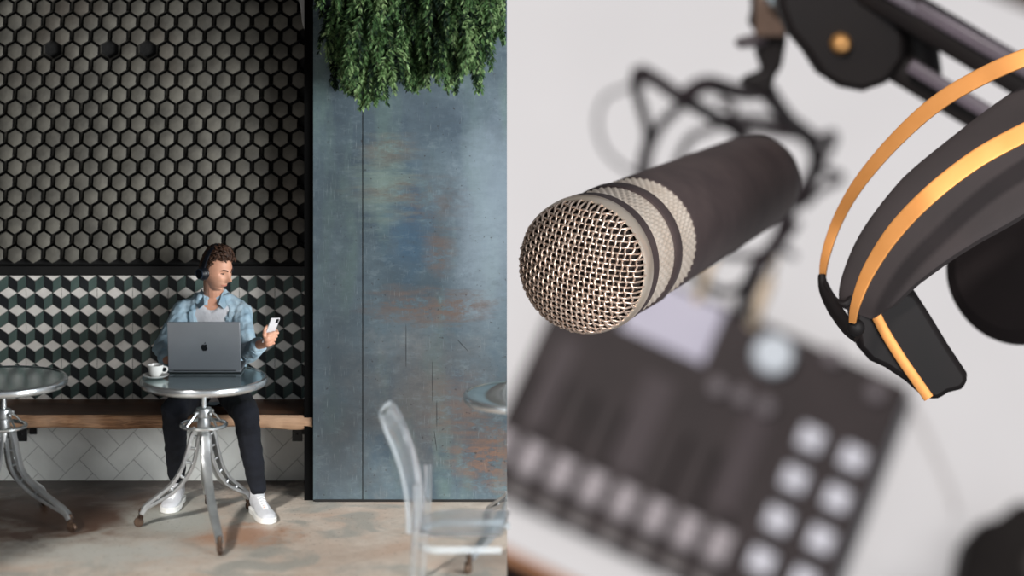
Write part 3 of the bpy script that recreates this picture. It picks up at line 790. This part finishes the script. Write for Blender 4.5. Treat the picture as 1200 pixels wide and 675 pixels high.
# phone
phn = thing('smartphone', 'pale smartphone held up in his hand by the man on the bench', 'phone', ph_c)
PM = Matrix.Translation(ph_c) @ Matrix((( ph_s.x, ph_n.x, ph_up.x, 0), (ph_s.y, ph_n.y, ph_up.y, 0), (ph_s.z, ph_n.z, ph_up.z, 0), (0,0,0,1)))
mb = MB(); mb.box(-.036,.036,-.004,.004,-.073,.073, M=PM); mb.build('case', mat('phone_white', (222,220,222), .3), phn, bevel=.003)
mb = MB(); mb.box(-.033,.033,.0041,.0048,-.069,.069, M=PM); mb.build('screen', mat('phone_screen', (60,64,72), .1), phn)
mb = MB(); mb.box(-.028,-.006,-.0055,-.004,.045,.068, M=PM); mb.build('camera_bump', mat('lens_black', (30,30,34), .2), phn, bevel=.001)

# headphones he wears
hpb = mat('headphone_black', (20,24,32), .4, col2=(14,17,24), scale=10); hpg = mat('headphone_blue_ring', (62,76,96), .3, .6)
hd = thing('headphones', 'black over-ear headphones worn by the seated man', 'headphones', HM @ Vector((0,0,.13)))
mb = MB(); mb.tube([HM @ Vector((.094*math.sin(a_), .012, -.01+.148*math.cos(a_) if abs(a_) < PI/2 else 0)) for a_ in [(-.5+i/24)*PI*.98 for i in range(25)]], .008, 10, flat=(1.7,.8,HM.to_3x3() @ Vector((0,1,0)))); mb.build('headband', hpb, hd)
for sg in (-1, 1):
    M_ = HM @ Matrix.Translation((sg*.082, .012, -.014)) @ Matrix.Rotation(sg*PI/2, 4, 'Y')
    mb = MB(); mb.lathe([(0,0),(.034,0),(.038,.006),(.038,.016),(.034,.022),(.026,.034),(0,.037)], 32, M=M_, caps=False); e_ = mb.build('ear_cup', hpb, hd)
    mb = MB(); mb.lathe([(.024,.034),(.028,.034),(.028,.0375),(.024,.0385)], 32, M=M_, caps=False); mb.build('ring', hpg, e_)
    mb = MB(); mb.lathe([(.018,-.010),(.036,-.008),(.039,0),(.036,.006),(.02,.006)], 32, M=M_, caps=False); mb.build('ear_pad', hpb, hd)

# =================================================================== hanging greenery
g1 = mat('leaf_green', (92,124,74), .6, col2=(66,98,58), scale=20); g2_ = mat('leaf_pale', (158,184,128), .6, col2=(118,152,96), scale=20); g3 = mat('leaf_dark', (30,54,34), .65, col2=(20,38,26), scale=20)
stem_m = mat('green_stem', (64,74,44), .7)
plant = thing('hanging_plant', 'dense green hanging plant cascading over the blue steel wall', 'plant', P(487, 5, 12.2))
bot = [(378,70),(385,96),(400,102),(418,104),(435,127),(452,112),(470,122),(484,108),(505,98),(528,104),(545,112),(560,108),(575,98),(582,70),(588,56),(600,46)]
leaf = MB(); stems = MB(); rng = random.Random(11)
def sprig(base_, L_, out_dir, tone, hang=1.0):
    pts = []; p = Vector(base_); v = Vector(out_dir)
    st = 9
    for i in range(st+1):
        pts.append(p.copy()); v = (v+Vector((rng.uniform(-.12,.12), rng.uniform(-.12,.12), -.34*hang))).normalized(); p = p+v*L_/st
    pts = [q for q in pts if q.x < -.012]
    if len(pts) < 4: return
    stems.tube(pts, .0022, 5)
    for i in range(1, len(pts)):
        t = (pts[i]-pts[i-1]).normalized(); f = i/len(pts)
        for s_ in range(7):
            a_ = rng.uniform(0, 2*PI); sd = t.orthogonal().normalized(); sd = Matrix.Rotation(a_, 3, t) @ sd
            ll = rng.uniform(.030, .056)*(1.15-.5*f); d = (t*rng.uniform(.5,1.1)+sd*.75+Vector((0,0,-.2))).normalized()
            w_ = d.cross(sd).normalized()*ll*.22; b0 = pts[i-1].lerp(pts[i], rng.random()); tip = b0+d*ll; mid = b0+d*ll*.45
            if tip.x > -.004: continue
            up = sd*ll*.06
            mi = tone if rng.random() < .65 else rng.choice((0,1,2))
            leaf.add([b0, mid+w_+up, tip, mid-w_+up, mid-up], [(0,1,4), (1,2,4), (2,3,4), (3,0,4)], mi)
tufts = [(rng.uniform(390, 594), rng.uniform(11.98, 12.34), rng.uniform(-30, 6)) for _ in range(46)]
for i in range(760):
    tx, td, ty = tufts[i % 46]; px = max(388, min(596, rng.gauss(tx, 6.5))); yb = interp(bot, tx)+ty+rng.uniform(-12, 5)-abs(px-tx)*1.3; d = td+rng.gauss(0, .03)
    L_ = rng.uniform(.14, .26)
    layer = rng.random()
    yend = yb if layer < .35 else rng.uniform(-20, yb)
    tone = 2 if d > 12.24 else rng.choice((0, 0, 1, 2))  # deeper sprigs get dark leaves, so shade is put into their colour
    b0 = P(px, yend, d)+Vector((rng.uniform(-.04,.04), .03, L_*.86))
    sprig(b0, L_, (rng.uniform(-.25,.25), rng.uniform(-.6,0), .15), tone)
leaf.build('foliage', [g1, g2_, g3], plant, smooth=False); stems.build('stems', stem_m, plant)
mb = MB(); mb.box((384-CX0)*k, -.005, 12.22, BY-.004, P(0,-8,12.3).z, 3.04); mb.build('planter_trough', mat('trough_dark', (24,28,22), .8), plant, bevel=.01)

# =================================================================== clear chair
poly = mat('clear_polycarbonate', (240,246,250), .06, trans=.95, ior=1.4, col2=(244,248,252))
chair = thing('chair', 'transparent plastic chair standing in front of the blue steel wall', 'chair', (-.2, 10.8, 0))
def chpt(x, y, z): return Vector((x+.10*(y-10.8), y, z))
prof = [(-.560,.905),(-.538,.872),(-.512,.82),(-.483,.75),(-.455,.67),(-.432,.58),(-.416,.48),(-.408,.33)]
prof = smooth_path([Vector((a_, 0, b2)) for a_, b2 in prof], 4)
mb = MB(); rings = []
NY = 18
for i, q in enumerate(prof):
    f = i/(len(prof)-1); hw_ = interp([(0,.05),(.08,.13),(.25,.185),(1,.20)], f); ring = []
    th = .010
    for j in range(NY+1): t = -1+2*j/NY; ring.append(chpt(q.x-.035*t*t+.0, 10.8+t*hw_, q.z-.03*t*t*(1-f)))
    for j in range(NY, -1, -1): t = -1+2*j/NY; ring.append(chpt(q.x-.035*t*t+th, 10.8+t*hw_, q.z-.03*t*t*(1-f)))
    rings.append(ring)
mb.loft(rings); mb.build('backrest', poly, chair, angle=60)
edge_m = mat('clear_edge', (232,240,244), .12, trans=.75, ior=1.4, col2=(240,246,250))
for j in (0, NY):
    mb = MB(); mb.tube([r_[j] for r_ in rings], .0075, 8); mb.build('edge_rim', edge_m, chair)
mb = MB(); mb.tube(rings[0][:NY+1], .0075, 8); mb.build('edge_rim', edge_m, chair)
mb = MB(); outl = []
for a_ in range(41):
    th = PI*.5+PI*a_/40; outl.append(chpt(-.30+.13*math.cos(th)*1.0, 10.8+.21*math.sin(th), .315))
outl = [chpt(-.005, 11.01, .315)]+outl+[chpt(-.005, 10.59, .315)]
mb.prism(outl, (0,0,0), (0,0,.02)); mb.build('seat', poly, chair, bevel=.006)
mb = MB(); mb.tube([q+Vector((0,0,-.06)) for q in outl], .010, 8, flat=(1.6,.7,(0,0,1))); mb.build('seat_apron', edge_m, chair)
for yy in (10.61, 10.99):
    mb = MB(); mb.tube(smooth_path([chpt(-.405, yy, .56), chpt(-.405, yy, .42), chpt(-.415, yy, .25), chpt(-.435, yy, .0)], 4), .017, 12); mb.build('leg', poly, chair)

# =================================================================== THE STUDIO DESK (right half)
DP = P(800, 500, 42.0); DS = 42/34.; SL = .42
Nn = Vector((0, -1, SL)).normalized()
def D(px, py):
    r = P(px, py, 1.0)-Vector((0,0,CZ)); o = Vector((0,0,CZ)); t = (DP-o).dot(Nn)/r.dot(Nn); return o+r*t
ex = (D(1050,455)-D(688,292)).normalized(); ey = Nn.cross(ex).normalized()
if ey.z < 0: ey = -ey
def desk_matrix(origin): return Matrix(((ex.x, ey.x, Nn.x, origin.x), (ex.y, ey.y, Nn.y, origin.y), (ex.z, ey.z, Nn.z, origin.z), (0,0,0,1))) @ Matrix.Scale(DS, 4)
MC = D(806, 515)
DM = desk_matrix(MC); DMi = DM.inverted()
def loc(px, py): q = DMi @ D(px, py); return q.x, q.y
desk_white = mat('white_laminate', (191,189,191), .5, col2=(187,185,187), scale=.3)
edge_l = loc(600, 642); edge_r = loc(650, 672)
e_y = (edge_l[1]+edge_r[1])/2
far_y = loc(1185, 3)[1]
print('MIXER', loc(688,292), loc(1050,455), loc(959,761), loc(548,563), 'edge', e_y, 'far', far_y)
dk = thing('desk', 'white desk top filling the blurred background behind the microphone', 'desk', D(900, 400)-Nn*.5)
x0_, x1_ = -9.0, 14.0
mb = MB(); mb.box(x0_, x1_, e_y, far_y, -.42, 0, M=DM); mb.build('desktop', desk_white, dk, bevel=.05)
mb = MB(); mb.box(x0_, x1_, e_y-.14, e_y-.002, -.42, -.01, M=DM); mb.build('wood_edge', mat('oak_edge', (168,112,70), .5, col2=(140,90,54), scale=2, stretch=(.3,4,4)), dk, bevel=.03)
mb = MB(); mb.box(-24, 30, -20, 26, -6.2, -6.0, M=DM)
fl2 = struct(mb.build('floor_studio', mat('dark_brown_floor', (64,50,44), .6, col2=(50,38,34), scale=.4)))

# mixer
mx = thing('audio_mixer', 'dark audio mixing console lying on the white desk', 'mixer', MC)
cs4 = [loc(688,292), loc(1050,455), loc(959,761), loc(548,563)]
mx0 = (cs4[0][0]+cs4[3][0])/2; mx1 = (cs4[1][0]+cs4[2][0])/2; my1 = (cs4[0][1]+cs4[1][1])/2; my0 = (cs4[2][1]+cs4[3][1])/2
mix_m = mat('mixer_dark', (43,34,35), .6, col2=(37,29,30), scale=1.5, spec=.3); pad_m = mat('mixer_pad', (190,189,198), .45); cap_m = mat('fader_grey', (146,138,142), .5); lane_m = mat('mixer_lane', (56,46,49), .5, spec=.3)
slot_m = mat('slot_black', (16,13,13), .8, spec=.1)
H0 = .62
mb = MB(); mb.box(mx0, mx1, my0, my1, .03, .42, M=DM); 
for sxx, syy in ((mx0+.3,my0+.3),(mx1-.3,my0+.3),(mx0+.3,my1-.3),(mx1-.3,my1-.3)): mb.box(sxx-.15, sxx+.15, syy-.15, syy+.15, 0, .04, M=DM)
mb.build('body', mix_m, mx, bevel=.08)
HT = .42
def onmix(px, py):     # pixel aimed at the top face of the mixer
    r = P(px, py, 1.0)-Vector((0,0,CZ)); o = Vector((0,0,CZ)); pl = MC+Nn*HT*DS; t = (pl-o).dot(Nn)/r.dot(Nn); q = DMi @ (o+r*t); return q.x, q.y
fa = onmix(622, 540); fb = onmix(841, 641)
for i in range(-1, 7):
    t = i/6; x = fa[0]+(fb[0]-fa[0])*t; y = fa[1]+(fb[1]-fa[1])*t
    mb = MB(); mb.box(x-.035, x+.035, y-.15, y+1.3, HT, HT+.012, M=DM); mb.build('fader_slot', slot_m, mx)
    mb = MB(); M_ = DM @ Matrix.Translation((x, y, HT))
    mb.box(-.17,.17,-.24,.24,.06,.22, M=M_); mb.box(-.03,.03,-.10,.10,.0,.08, M=M_); mb.box(-.17,.17,-.02,.02,.2,.235, M=M_)
    mb.build('fader_cap', cap_m, mx, bevel=.05)
    mb = MB(); mb.box(x-.13, x+.13, y-.62, y-.42, HT, HT+.05, M=DM); mb.build('channel_button', mat('button_dim', (104,98,98), .5), mx, bevel=.03)
for (px0, py0, px1, py1, w_) in ((668,400,625,500,.16), (770,440,735,555,.24), (890,470,850,600,.20)):
    a0 = onmix(px0, py0); a1 = onmix(px1, py1); cx = (a0[0]+a1[0])/2
    mb = MB(); mb.box(cx-w_, cx+w_, a1[1], a0[1], HT, HT+.015, M=DM); mb.build('panel_stripe', lane_m, mx)
c0 = onmix(950, 515); cC = onmix(1000, 536); rC = onmix(889, 657)
dxp = cC[0]-c0[0]; dyp = (rC[1]-c0[1])/3
for r_i in range(4):
    for c_i in range(2):
        x = c0[0]+dxp*c_i; y = c0[1]+dyp*r_i
        mb = MB(); mb.box(x-.19, x+.19, y-.18, y+.18, HT, HT+.10, M=DM); mb.build('pad', pad_m, mx, bevel=.06)
s0 = onmix(792, 378)
mb = MB(); mb.box(s0[0]-.75, s0[0]+.62, s0[1]-.42, s0[1]+.5, HT, HT+.03, M=DM); sc_ = mb.build('screen', mat('mixer_screen', (164,160,176), .25, col2=(174,170,184), scale=1.), mx, bevel=.02)
bx = onmix(905, 418)
mb = MB(); mb.lathe([(0,HT+.24),(.26,HT+.24),(.30,HT+.20),(.31,HT),(0,HT)], 32, M=DM @ Matrix.Translation((bx[0], bx[1], 0)), caps=False); mb.build('dial', mat('dial_silver', (186,192,200), .4), mx)
for (px, py) in ((840,455),(868,466),(896,478),(975,420),(1025,462)):
    q = onmix(px, py); mb = MB(); mb.lathe([(0,HT+.16),(.12,HT+.16),(.14,HT+.12),(.15,HT),(0,HT)], 24, M=DM @ Matrix.Translation((q[0], q[1], 0)), caps=False); mb.build('knob', mat('knob_dim', (92,84,88), .45), mx)

# dark object at lower right of the desk
q = loc(1178, 655)
stb = thing('desk_clamp', 'black blurred clamp base at the lower right of the white desk', 'clamp', D(1178, 655))
mb = MB(); o_ = [(-.62,-.9),(-.72,-.2),(-.60,.22),(-.38,.42),(-.22,.78),(.10,.86),(.5,.64),(1.4,.5),(1.6,-1.0)]
mb.prism([DM @ Vector((q[0]+x*1.0, q[1]+y*.9, 0)) for x, y in o_], Nn*.0, Nn*1.1); mb.build('base', mat('clamp_black', (20,15,14), .7, spec=.2), stb, bevel=.12)
mb = MB(); mb.lathe([(0,1.25),(.26,1.25),(.30,1.2),(.30,.9),(0,.9)], 24, M=DM @ Matrix.Translation((q[0]+.4, q[1]-.1, 0)), caps=False); mb.build('knob', mat('clamp_knob', (48,42,40), .5), stb)
# pale cable on the right of the desk
mb = MB(); mb.tube(smooth_path([D(1066,474)+Nn*.08, D(1082,504)+Nn*.08, D(1100,545)+Nn*.08, D(1112,575)+Nn*.08, D(1118,598)+Nn*.08], 8), .05, 8)
tag(mb.build('pale_cable', mat('pale_cable', (176,172,172), .5)), 'thin pale grey cable across the desk right of the mixer', 'cable')

# ------------------------------------------------------------------ microphone
A0 = P(683, 312, 12.45); A1 = P(895, 207, 15.6)
ax = (A1-A0).normalized(); LM = (A1-A0).length
mic = thing('microphone', 'large dark studio microphone with a woven bronze grille, pointing left', 'microphone', A0)
upv = Vector((0,0,1)); sxv = ax.cross(upv).normalized(); uxv = sxv.cross(ax).normalized()
MM = Matrix(((sxv.x, uxv.x, ax.x, A0.x), (sxv.y, uxv.y, ax.y, A0.y), (sxv.z, uxv.z, ax.z, A0.z), (0,0,0,1)))
R0 = .365
wire = mat('grille_wire', (208,182,164), .38, .75, col2=(222,200,184), scale=3)
silver = mat('brushed_nickel', (222,208,194), .42, .55, col2=(210,194,178), scale=8)
micb = mat('mic_black', (66,55,54), .6, col2=(56,46,46), scale=4, spec=.3)
ringm = mat('grille_ring', (216,204,192), .36, .75, col2=(206,188,168), scale=3)
hh_ = .21
def dome(u, v, off=0.):
    r2 = min((u*u+v*v)/(R0*R0), .9995); z = -hh_*math.sqrt(1-r2); q = Vector((u, v, z)); nn = Vector((u/R0**2, v/R0**2, z/hh_**2)).normalized()
    return MM @ (q+nn*off)
mb = MB(); SPC = .0300; nw = int(R0/SPC)
rot = math.radians(-9); cr, sr_ = math.cos(rot), math.sin(rot)
for fam in (0, 1):
    for i in range(-nw-1, nw+2):
        u = (i+.5*(fam == 9))*SPC; 
        if abs(u) >= R0-.006: continue
        hl = math.sqrt(R0*R0-u*u); steps = max(4, int(2*hl/(SPC/4))); pts = []
        for s_ in range(steps+1):
            v = -hl+2*hl*s_/steps
            ph_ = PI*(v/SPC+i+(.5 if True else 0)+fam)
            zz_ = math.sin(ph_)*.0056
            zig = math.cos(ph_)*.0035*(1 if fam == 0 else 0)
            a_, b2 = (u+zig, v) if fam == 0 else (v, u)
            a_, b2 = a_*cr-b2*sr_, a_*sr_+b2*cr
            pts.append(dome(a_, b2, zz_))
        mb.tube(pts, .0066, 6)
gmesh = mb.build('grille', wire, mic, angle=80)
mb = MB(); mb.lathe([(r_*R0*.94, -hh_*math.sqrt(1-r_*r_)*.88+.005) for r_ in [i/14 for i in range(15)]]+[(R0*.9,.06),(0,.06)], 48, M=MM, caps=False); mb.build('inner_foam', mat('foam_dark', (40,30,26), .95), mic)
mb = MB(); mb.lathe([(R0-.012,.004),(R0-.002,-.010),(R0+.006,-.008),(R0+.014,.006),(R0+.020,.085),(R0+.014,.098),(R0-.01,.098)], 96, M=MM, caps=False); mb.build('grille_ring', ringm, mic, angle=30)
def seg(name, prof, m_, parent=mic): 
    b = MB(); b.lathe(prof, 96, M=MM, caps=False); return b.build(name, m_, parent, angle=30)
seg('front_collar', [(R0-.02,.096),(R0+.010,.097),(R0+.013,.11),(R0+.016,.19),(R0+.008,.205),(R0-.02,.205)], micb)
seg('middle_collar', [(R0-.03,.50),(R0+.006,.505),(R0+.012,.52),(R0+.012,.60),(R0+.004,.615),(R0-.03,.62)], micb)
def knurl(name, z0_, z1_, r_):
    b = MB(); n_ = 288; rows = 28; rings = []
    for i in range(rows+1):
        z = z0_+(z1_-z0_)*i/rows; ring = []
        for k_ in range(n_):
            th = 2*PI*k_/n_; a_ = 27*th; p_ = z/.042*PI*.5
            h = .013*abs(math.sin(a_/1+p_))*abs(math.sin(a_/1-p_)); e = min(1, min(i, rows-i)/2)
            ring.append(MM @ Vector(((r_+h*e)*math.cos(th), (r_+h*e)*math.sin(th), z)))
        rings.append(ring)
    b.loft(rings, caps=False); return b.build(name, silver, mic, angle=80)
knurl('knurled_band', .203, .503, R0-.006); knurl('knurled_band', .618, .90, R0-.012)
bodyp = [(R0-.03,.895),(R0-.004,.90),(R0-.002,.93),(R0-.006,1.2),(R0-.02,2.0),(.325,LM-.35),(.30,LM-.12),(.25,LM-.02),(.14,LM+.03),(0,LM+.03)]
seg('barrel', bodyp, micb)
b = MB(); b.tube([MM @ Vector((-(R0+.0)*math.sin(.35)*sg_, -(R0+.0)*math.cos(.35), z)) for sg_ in (-1,) for z in (.25,.6,.95)], .028, 8, flat=(1,.6,ax)); b.build('side_rail', micb, mic)
b = MB(); b.lathe([(0,.0),(.03,0),(.034,-.012),(.02,-.024),(0,-.026)], 20, M=Matrix.Translation(MM @ Vector((-.14,.27,1.25))) @ Vector((MM.to_3x3() @ Vector((.14,-.27,0)))).to_track_quat('Z','Y').to_matrix().to_4x4(), caps=False); b.build('badge', mat('badge_olive', (92,82,58), .5), mic)

# ------------------------------------------------------------------ boom arm
arm = thing('boom_arm', 'black metal boom arm with a round joint at the top of the photo', 'microphone arm', P(985, 50, 16))
armb = mat('arm_black', (22,16,15), .6, col2=(18,13,13), scale=3, spec=.25); armg = mat('arm_grey', (88,78,86), .4, col2=(78,70,76), scale=3)
o_ = [(912,-40),(914,10),(925,38),(945,62),(962,88),(985,103),(1012,108),(1040,98),(1062,70),(1062,40),(1046,10),(1030,-40)]
mb = MB(); mb.prism([P(x,y,16) for x, y in o_], (0,0,0), (0,.35,0)); mb.build('joint_plate', armb, arm, bevel=.05)
mb = MB(); M_ = Matrix.Translation(P(985, 51, 15.99)) @ Matrix.Rotation(PI/2, 4, 'X'); mb.lathe([(0,.09),(.05,.08),(.075,.04),(.08,0),(0,0)], 24, M=M_, caps=False); mb.build('brass_screw', mat('brass', (224,166,104), .3, .8), arm)
def beam(name, a, b, w_, h_, m_, up=(0,0,1)):
    q = MB(); q.tube([a, a.lerp(b, .5), b], 1., 16, flat=(w_, h_, up)); o = q.build(name, m_, arm, bevel=.01); return o
beam('upper_rail', P(1015,-18,16.1), P(1290,146,15.6), .13, .16, armb)
beam('rail_cover', P(1078,8,15.95), P(1290,130,15.5), .055, .16, armg)
beam('rail_cover', P(1010,-28,16.0), P(1076,12,15.95), .05, .15, armg)
beam('lower_rail', P(1040,72,16.2), P(1290,222,15.8), .105, .12, armb)
beam('lower_tube', P(1066,76,15.95), P(1290,212,15.6), .05, .06, armg)
mb = MB(); mb.capsule(P(1072,38,16.3), P(1078,86,16.3), .16, .16); mb.build('pivot', armb, arm)
o_ = [(881,-30),(884,12),(880,28),(893,46),(888,62),(896,84),(874,92),(870,100),(885,106),(905,112),(908,92),(917,78),(922,50),(924,10),(918,-30)]
mb = MB(); mb.prism([P(x,y,18) for x, y in o_], (0,0,0), (0,.3,0)); mb.build('clip_bracket', armb, arm, bevel=.04)
mb = MB(); mb.capsule(P(868,50,18), P(892,46,18), .045, .06); mb.build('thumb_screw', mat('arm_knob', (60,50,54), .4), arm)
mb = MB(); mb.box(-.12,.12,-.06,0,-.2,.14, M=Matrix.Translation(P(902,14,17.95))); mb.build('clip_cover', mat('clip_brown', (96,76,64), .5), arm, bevel=.04)
mb = MB(); mb.lathe([(0,.08),(.08,.07),(.1,0),(0,0)], 20, M=Matrix.Translation(P(911,-3,17.8)) @ Matrix.Rotation(PI/2, 4, 'X'), caps=False); mb.build('chrome_nut', mat('chrome', (224,236,240), .12, 1.), arm)

# ------------------------------------------------------------------ cables
cabm = mat('cable_black', (38,30,33), .7, spec=.25)
def cable(pts, r_, label, name='cable'):
    path = smooth_path([P(p[0], p[1], 12.4+(p[2]-12.4)*1.5) for p in pts], 10); m_ = MB(); m_.tube(path, r_*1.3, 8)
    return tag(m_.build(name, cabm), label, 'cable')
cable([(748,82,21),(772,96,21),(800,116,21),(822,128,21.3),(845,142,21.5),(866,156,22),(884,190,22),(902,220,22)], .065, 'black cable running from a high corner down behind the microphone barrel')
cable([(748,80,21),(745,100,21),(753,130,21.5),(760,160,22),(753,190,22),(750,225,21)], .05, 'black cable dropping nearly straight down left of the tangle')
cable([(808,112,21.4),(795,126,22),(775,146,22.5),(762,172,23),(757,196,23),(760,225,22)], .05, 'black cable crossing diagonally inside the tangle above the silver bands')
cable([(762,96,25),(730,104,26),(708,116,26),(700,142,26),(706,170,26),(722,190,26),(748,206,25)], .024, 'faint outermost black cable loop at the left of the tangle')
cable([(800,116,21),(818,102,21),(834,99,21),(858,106,21.3),(880,108,20),(897,106,19),(906,118,20),(925,142,21),(948,160,22),(957,184,22),(952,206,22),(938,228,22),(922,250,22),(915,275,22),(900,298,22),(885,318,22),(875,345,23),(868,366,25)], .075, 'thick black cable arching from the clip down the right of the microphone')
cable([(845,142,22.5),(872,150,22.5),(905,154,22.5),(938,158,22.5),(962,162,22.5),(976,158,23),(973,172,24),(958,196,24),(948,216,24)], .05, 'black cable running level from the tangle towards the headphones')
cable([(856,140,23),(880,138,23.2),(912,144,23.4),(946,168,23.5),(962,196,23.5),(985,208,24.5),(962,222,24.5),(942,240,24)], .045, 'black cable looping at the right end of the tangle')
cable([(800,310,23),(822,326,23.5),(842,340,24),(866,338,24),(890,312,24),(918,282,24),(936,258,24)], .045, 'black cable looping below the microphone barrel')
cable([(826,296,24),(856,300,24),(884,300,24),(908,290,24),(930,300,25)], .04, 'short black cable section under the microphone barrel')
cable([(792,196,22),(800,176,22.5),(812,160,22.5),(838,148,22.5),(860,128,22.5),(842,118,22.5)], .04, 'black cable bend just above the microphone barrel')
for (px, py, d, rr) in ((892,352,30,.09),(829,320,29,.07)):
    mb = MB(); c0 = P(px, py, d); M_ = Matrix.Translation(c0) @ Vector((.4,.2,1)).to_track_quat('Z','Y').to_matrix().to_4x4()
    mb.lathe([(0,-.4),(rr*.8,-.4),(rr,-.3),(rr,.3),(rr*.5,.36),(rr*.4,.6),(0,.62)], 20, M=M_, caps=False)
    tag(mb.build('cable_plug', mat('plug_tan', (222,198,170), .5)), 'tan cable plug lying above the mixer screen' if px > 850 else 'small tan cable plug just under the microphone bands', 'plug')

# ------------------------------------------------------------------ big headphones
hp = thing('headphones', 'black headphones with two gold bands at the right edge', 'headphones', P(1080, 330, 12.6))
gold = mat('gold_band', (190,130,72), .55, .65, col2=(184,124,66), scale=6); pad = mat('headband_leather', (38,30,30), .8, col2=(33,26,26), scale=3, bump=.15, bscale=14)
hpk = mat('headphone_dark', (17,12,12), .6, col2=(13,10,10), scale=3, spec=.2)
def band(name, pts, w_, t_, m_, up):
    path = smooth_path([P(*p) for p in pts], 10); m = MB(); m.tube(path, 1., 16, flat=(w_, t_, up)); return m.build(name, m_, hp, angle=40)
# a band lies like a hoop: its width runs across the head, seen obliquely
upB = Vector((.45,-.35,.75)).normalized()
def hoop(name, pts, wpx, t_, m_):
    """flat strip following pts; width given in pixels at each point, across the path"""
    P3 = smooth_path([P(x, y, d) for x, y, d, w_ in pts], 10)
    ws = []
    for i in range(len(pts)-1):
        for k_ in range(10): ws.append(pts[i][3]+(pts[i+1][3]-pts[i][3])*k_/10)
    ws.append(pts[-1][3]); rings = []
    for i, q in enumerate(P3):
        t = (P3[min(i+1, len(P3)-1)]-P3[max(i-1, 0)]).normalized(); dep = Vector((0,1,0)); n_ = t.cross(dep).normalized()
        wv = (n_*.85+dep*.52).normalized(); tv = t.cross(wv).normalized(); w2 = ws[i]*q.y/FPX*.5/.85; ring = []
        for k_ in range(20):
            th = 2*PI*k_/20; c_, s_ = math.cos(th), math.sin(th); e = .3
            ring.append(q+wv*math.copysign(abs(c_)**e, c_)*w2+tv*math.copysign(abs(s_)**e, s_)*t_)
        rings.append(ring)
    m = MB(); m.loft(rings); return m.build(name, m_, hp, angle=40)
hoop('headband_pad', [(1008,364,12.9,36),(1018,342,12.85,60),(1048,298,12.8,80),(1097,250,12.75,98),(1152,211,12.7,108),(1222,164,12.65,116),(1300,124,12.6,118),(1370,100,12.6,110)], 0, .05, pad)
hoop('gold_band', [(964,328,13.1,6),(967,302,13.1,9),(981,260,13.1,11),(1006,216,13.0,13),(1046,168,12.9,15),(1094,124,12.8,17),(1146,92,12.7,18),(1206,66,12.6,19),(1280,46,12.6,19)], 0, .010, gold)
hoop('gold_band', [(999,378,12.45,7),(1003,356,12.42,10),(1018,318,12.4,14),(1048,272,12.35,17),(1088,230,12.3,18),(1136,192,12.3,19),(1180,166,12.3,20),(1240,138,12.3,20),(1300,120,12.3,20)], 0, .010, gold)
m = MB(); m.tube(smooth_path([P(963,322,13.05), P(966,340,13.0), P(978,362,12.85), P(994,384,12.65), P(1006,394,12.6)], 6), [.022+.02*min(1, i/12) for i in range(25)], 12); m.build('hinge', hpk, hp)
m = MB(); m.tube(smooth_path([P(966,332,13.02), P(978,352,12.9), P(992,356,12.85), P(1002,340,12.9), P(1000,318,12.95)], 6), .022, 10); m.build('hinge_link', hpk, hp)
m = MB(); m.ell(P(1003,384,12.5), (.05,.04,.05)); m.build('pivot', hpk, hp)
o_ = [(1000,372),(1006,350),(1030,340),(1056,338),(1074,344),(1092,372),(1112,405),(1134,438),(1136,448),(1128,458),(1112,462),(1100,470),(1084,468),(1062,448),(1038,432),(1020,424),(1006,408)]
m = MB(); m.prism([P(x,y,12.85) for x, y in o_], (0,0,0), (0,.30,.02)); m.build('slider_housing', hpk, hp, bevel=.035)
m = MB(); m.tube(smooth_path([P(1018,350,12.83), P(1034,384,12.83), P(1056,420,12.83), P(1074,446,12.83), P(1088,466,12.83)], 5), 1., 12, flat=(.030,.018,(1,0,.6))); m.build('gold_stripe', gold, hp)
Mc = Matrix.Translation(P(1196, 318, 14.2)) @ Vector((-.35,-.85,.25)).to_track_quat('Z','Y').to_matrix().to_4x4()
m = MB(); m.lathe([(0,-.35),(.30,-.33),(.42,-.2),(.46,0),(.45,.10),(.38,.17),(.24,.19),(0,.20)], 64, M=Mc, caps=False); m.build('ear_cup', mat('ear_cup_dark', (20,14,14), .8, spec=.15), hp)
print('FACES', sum(len(o.data.polygons) for o in bpy.data.objects if o.type == 'MESH'))
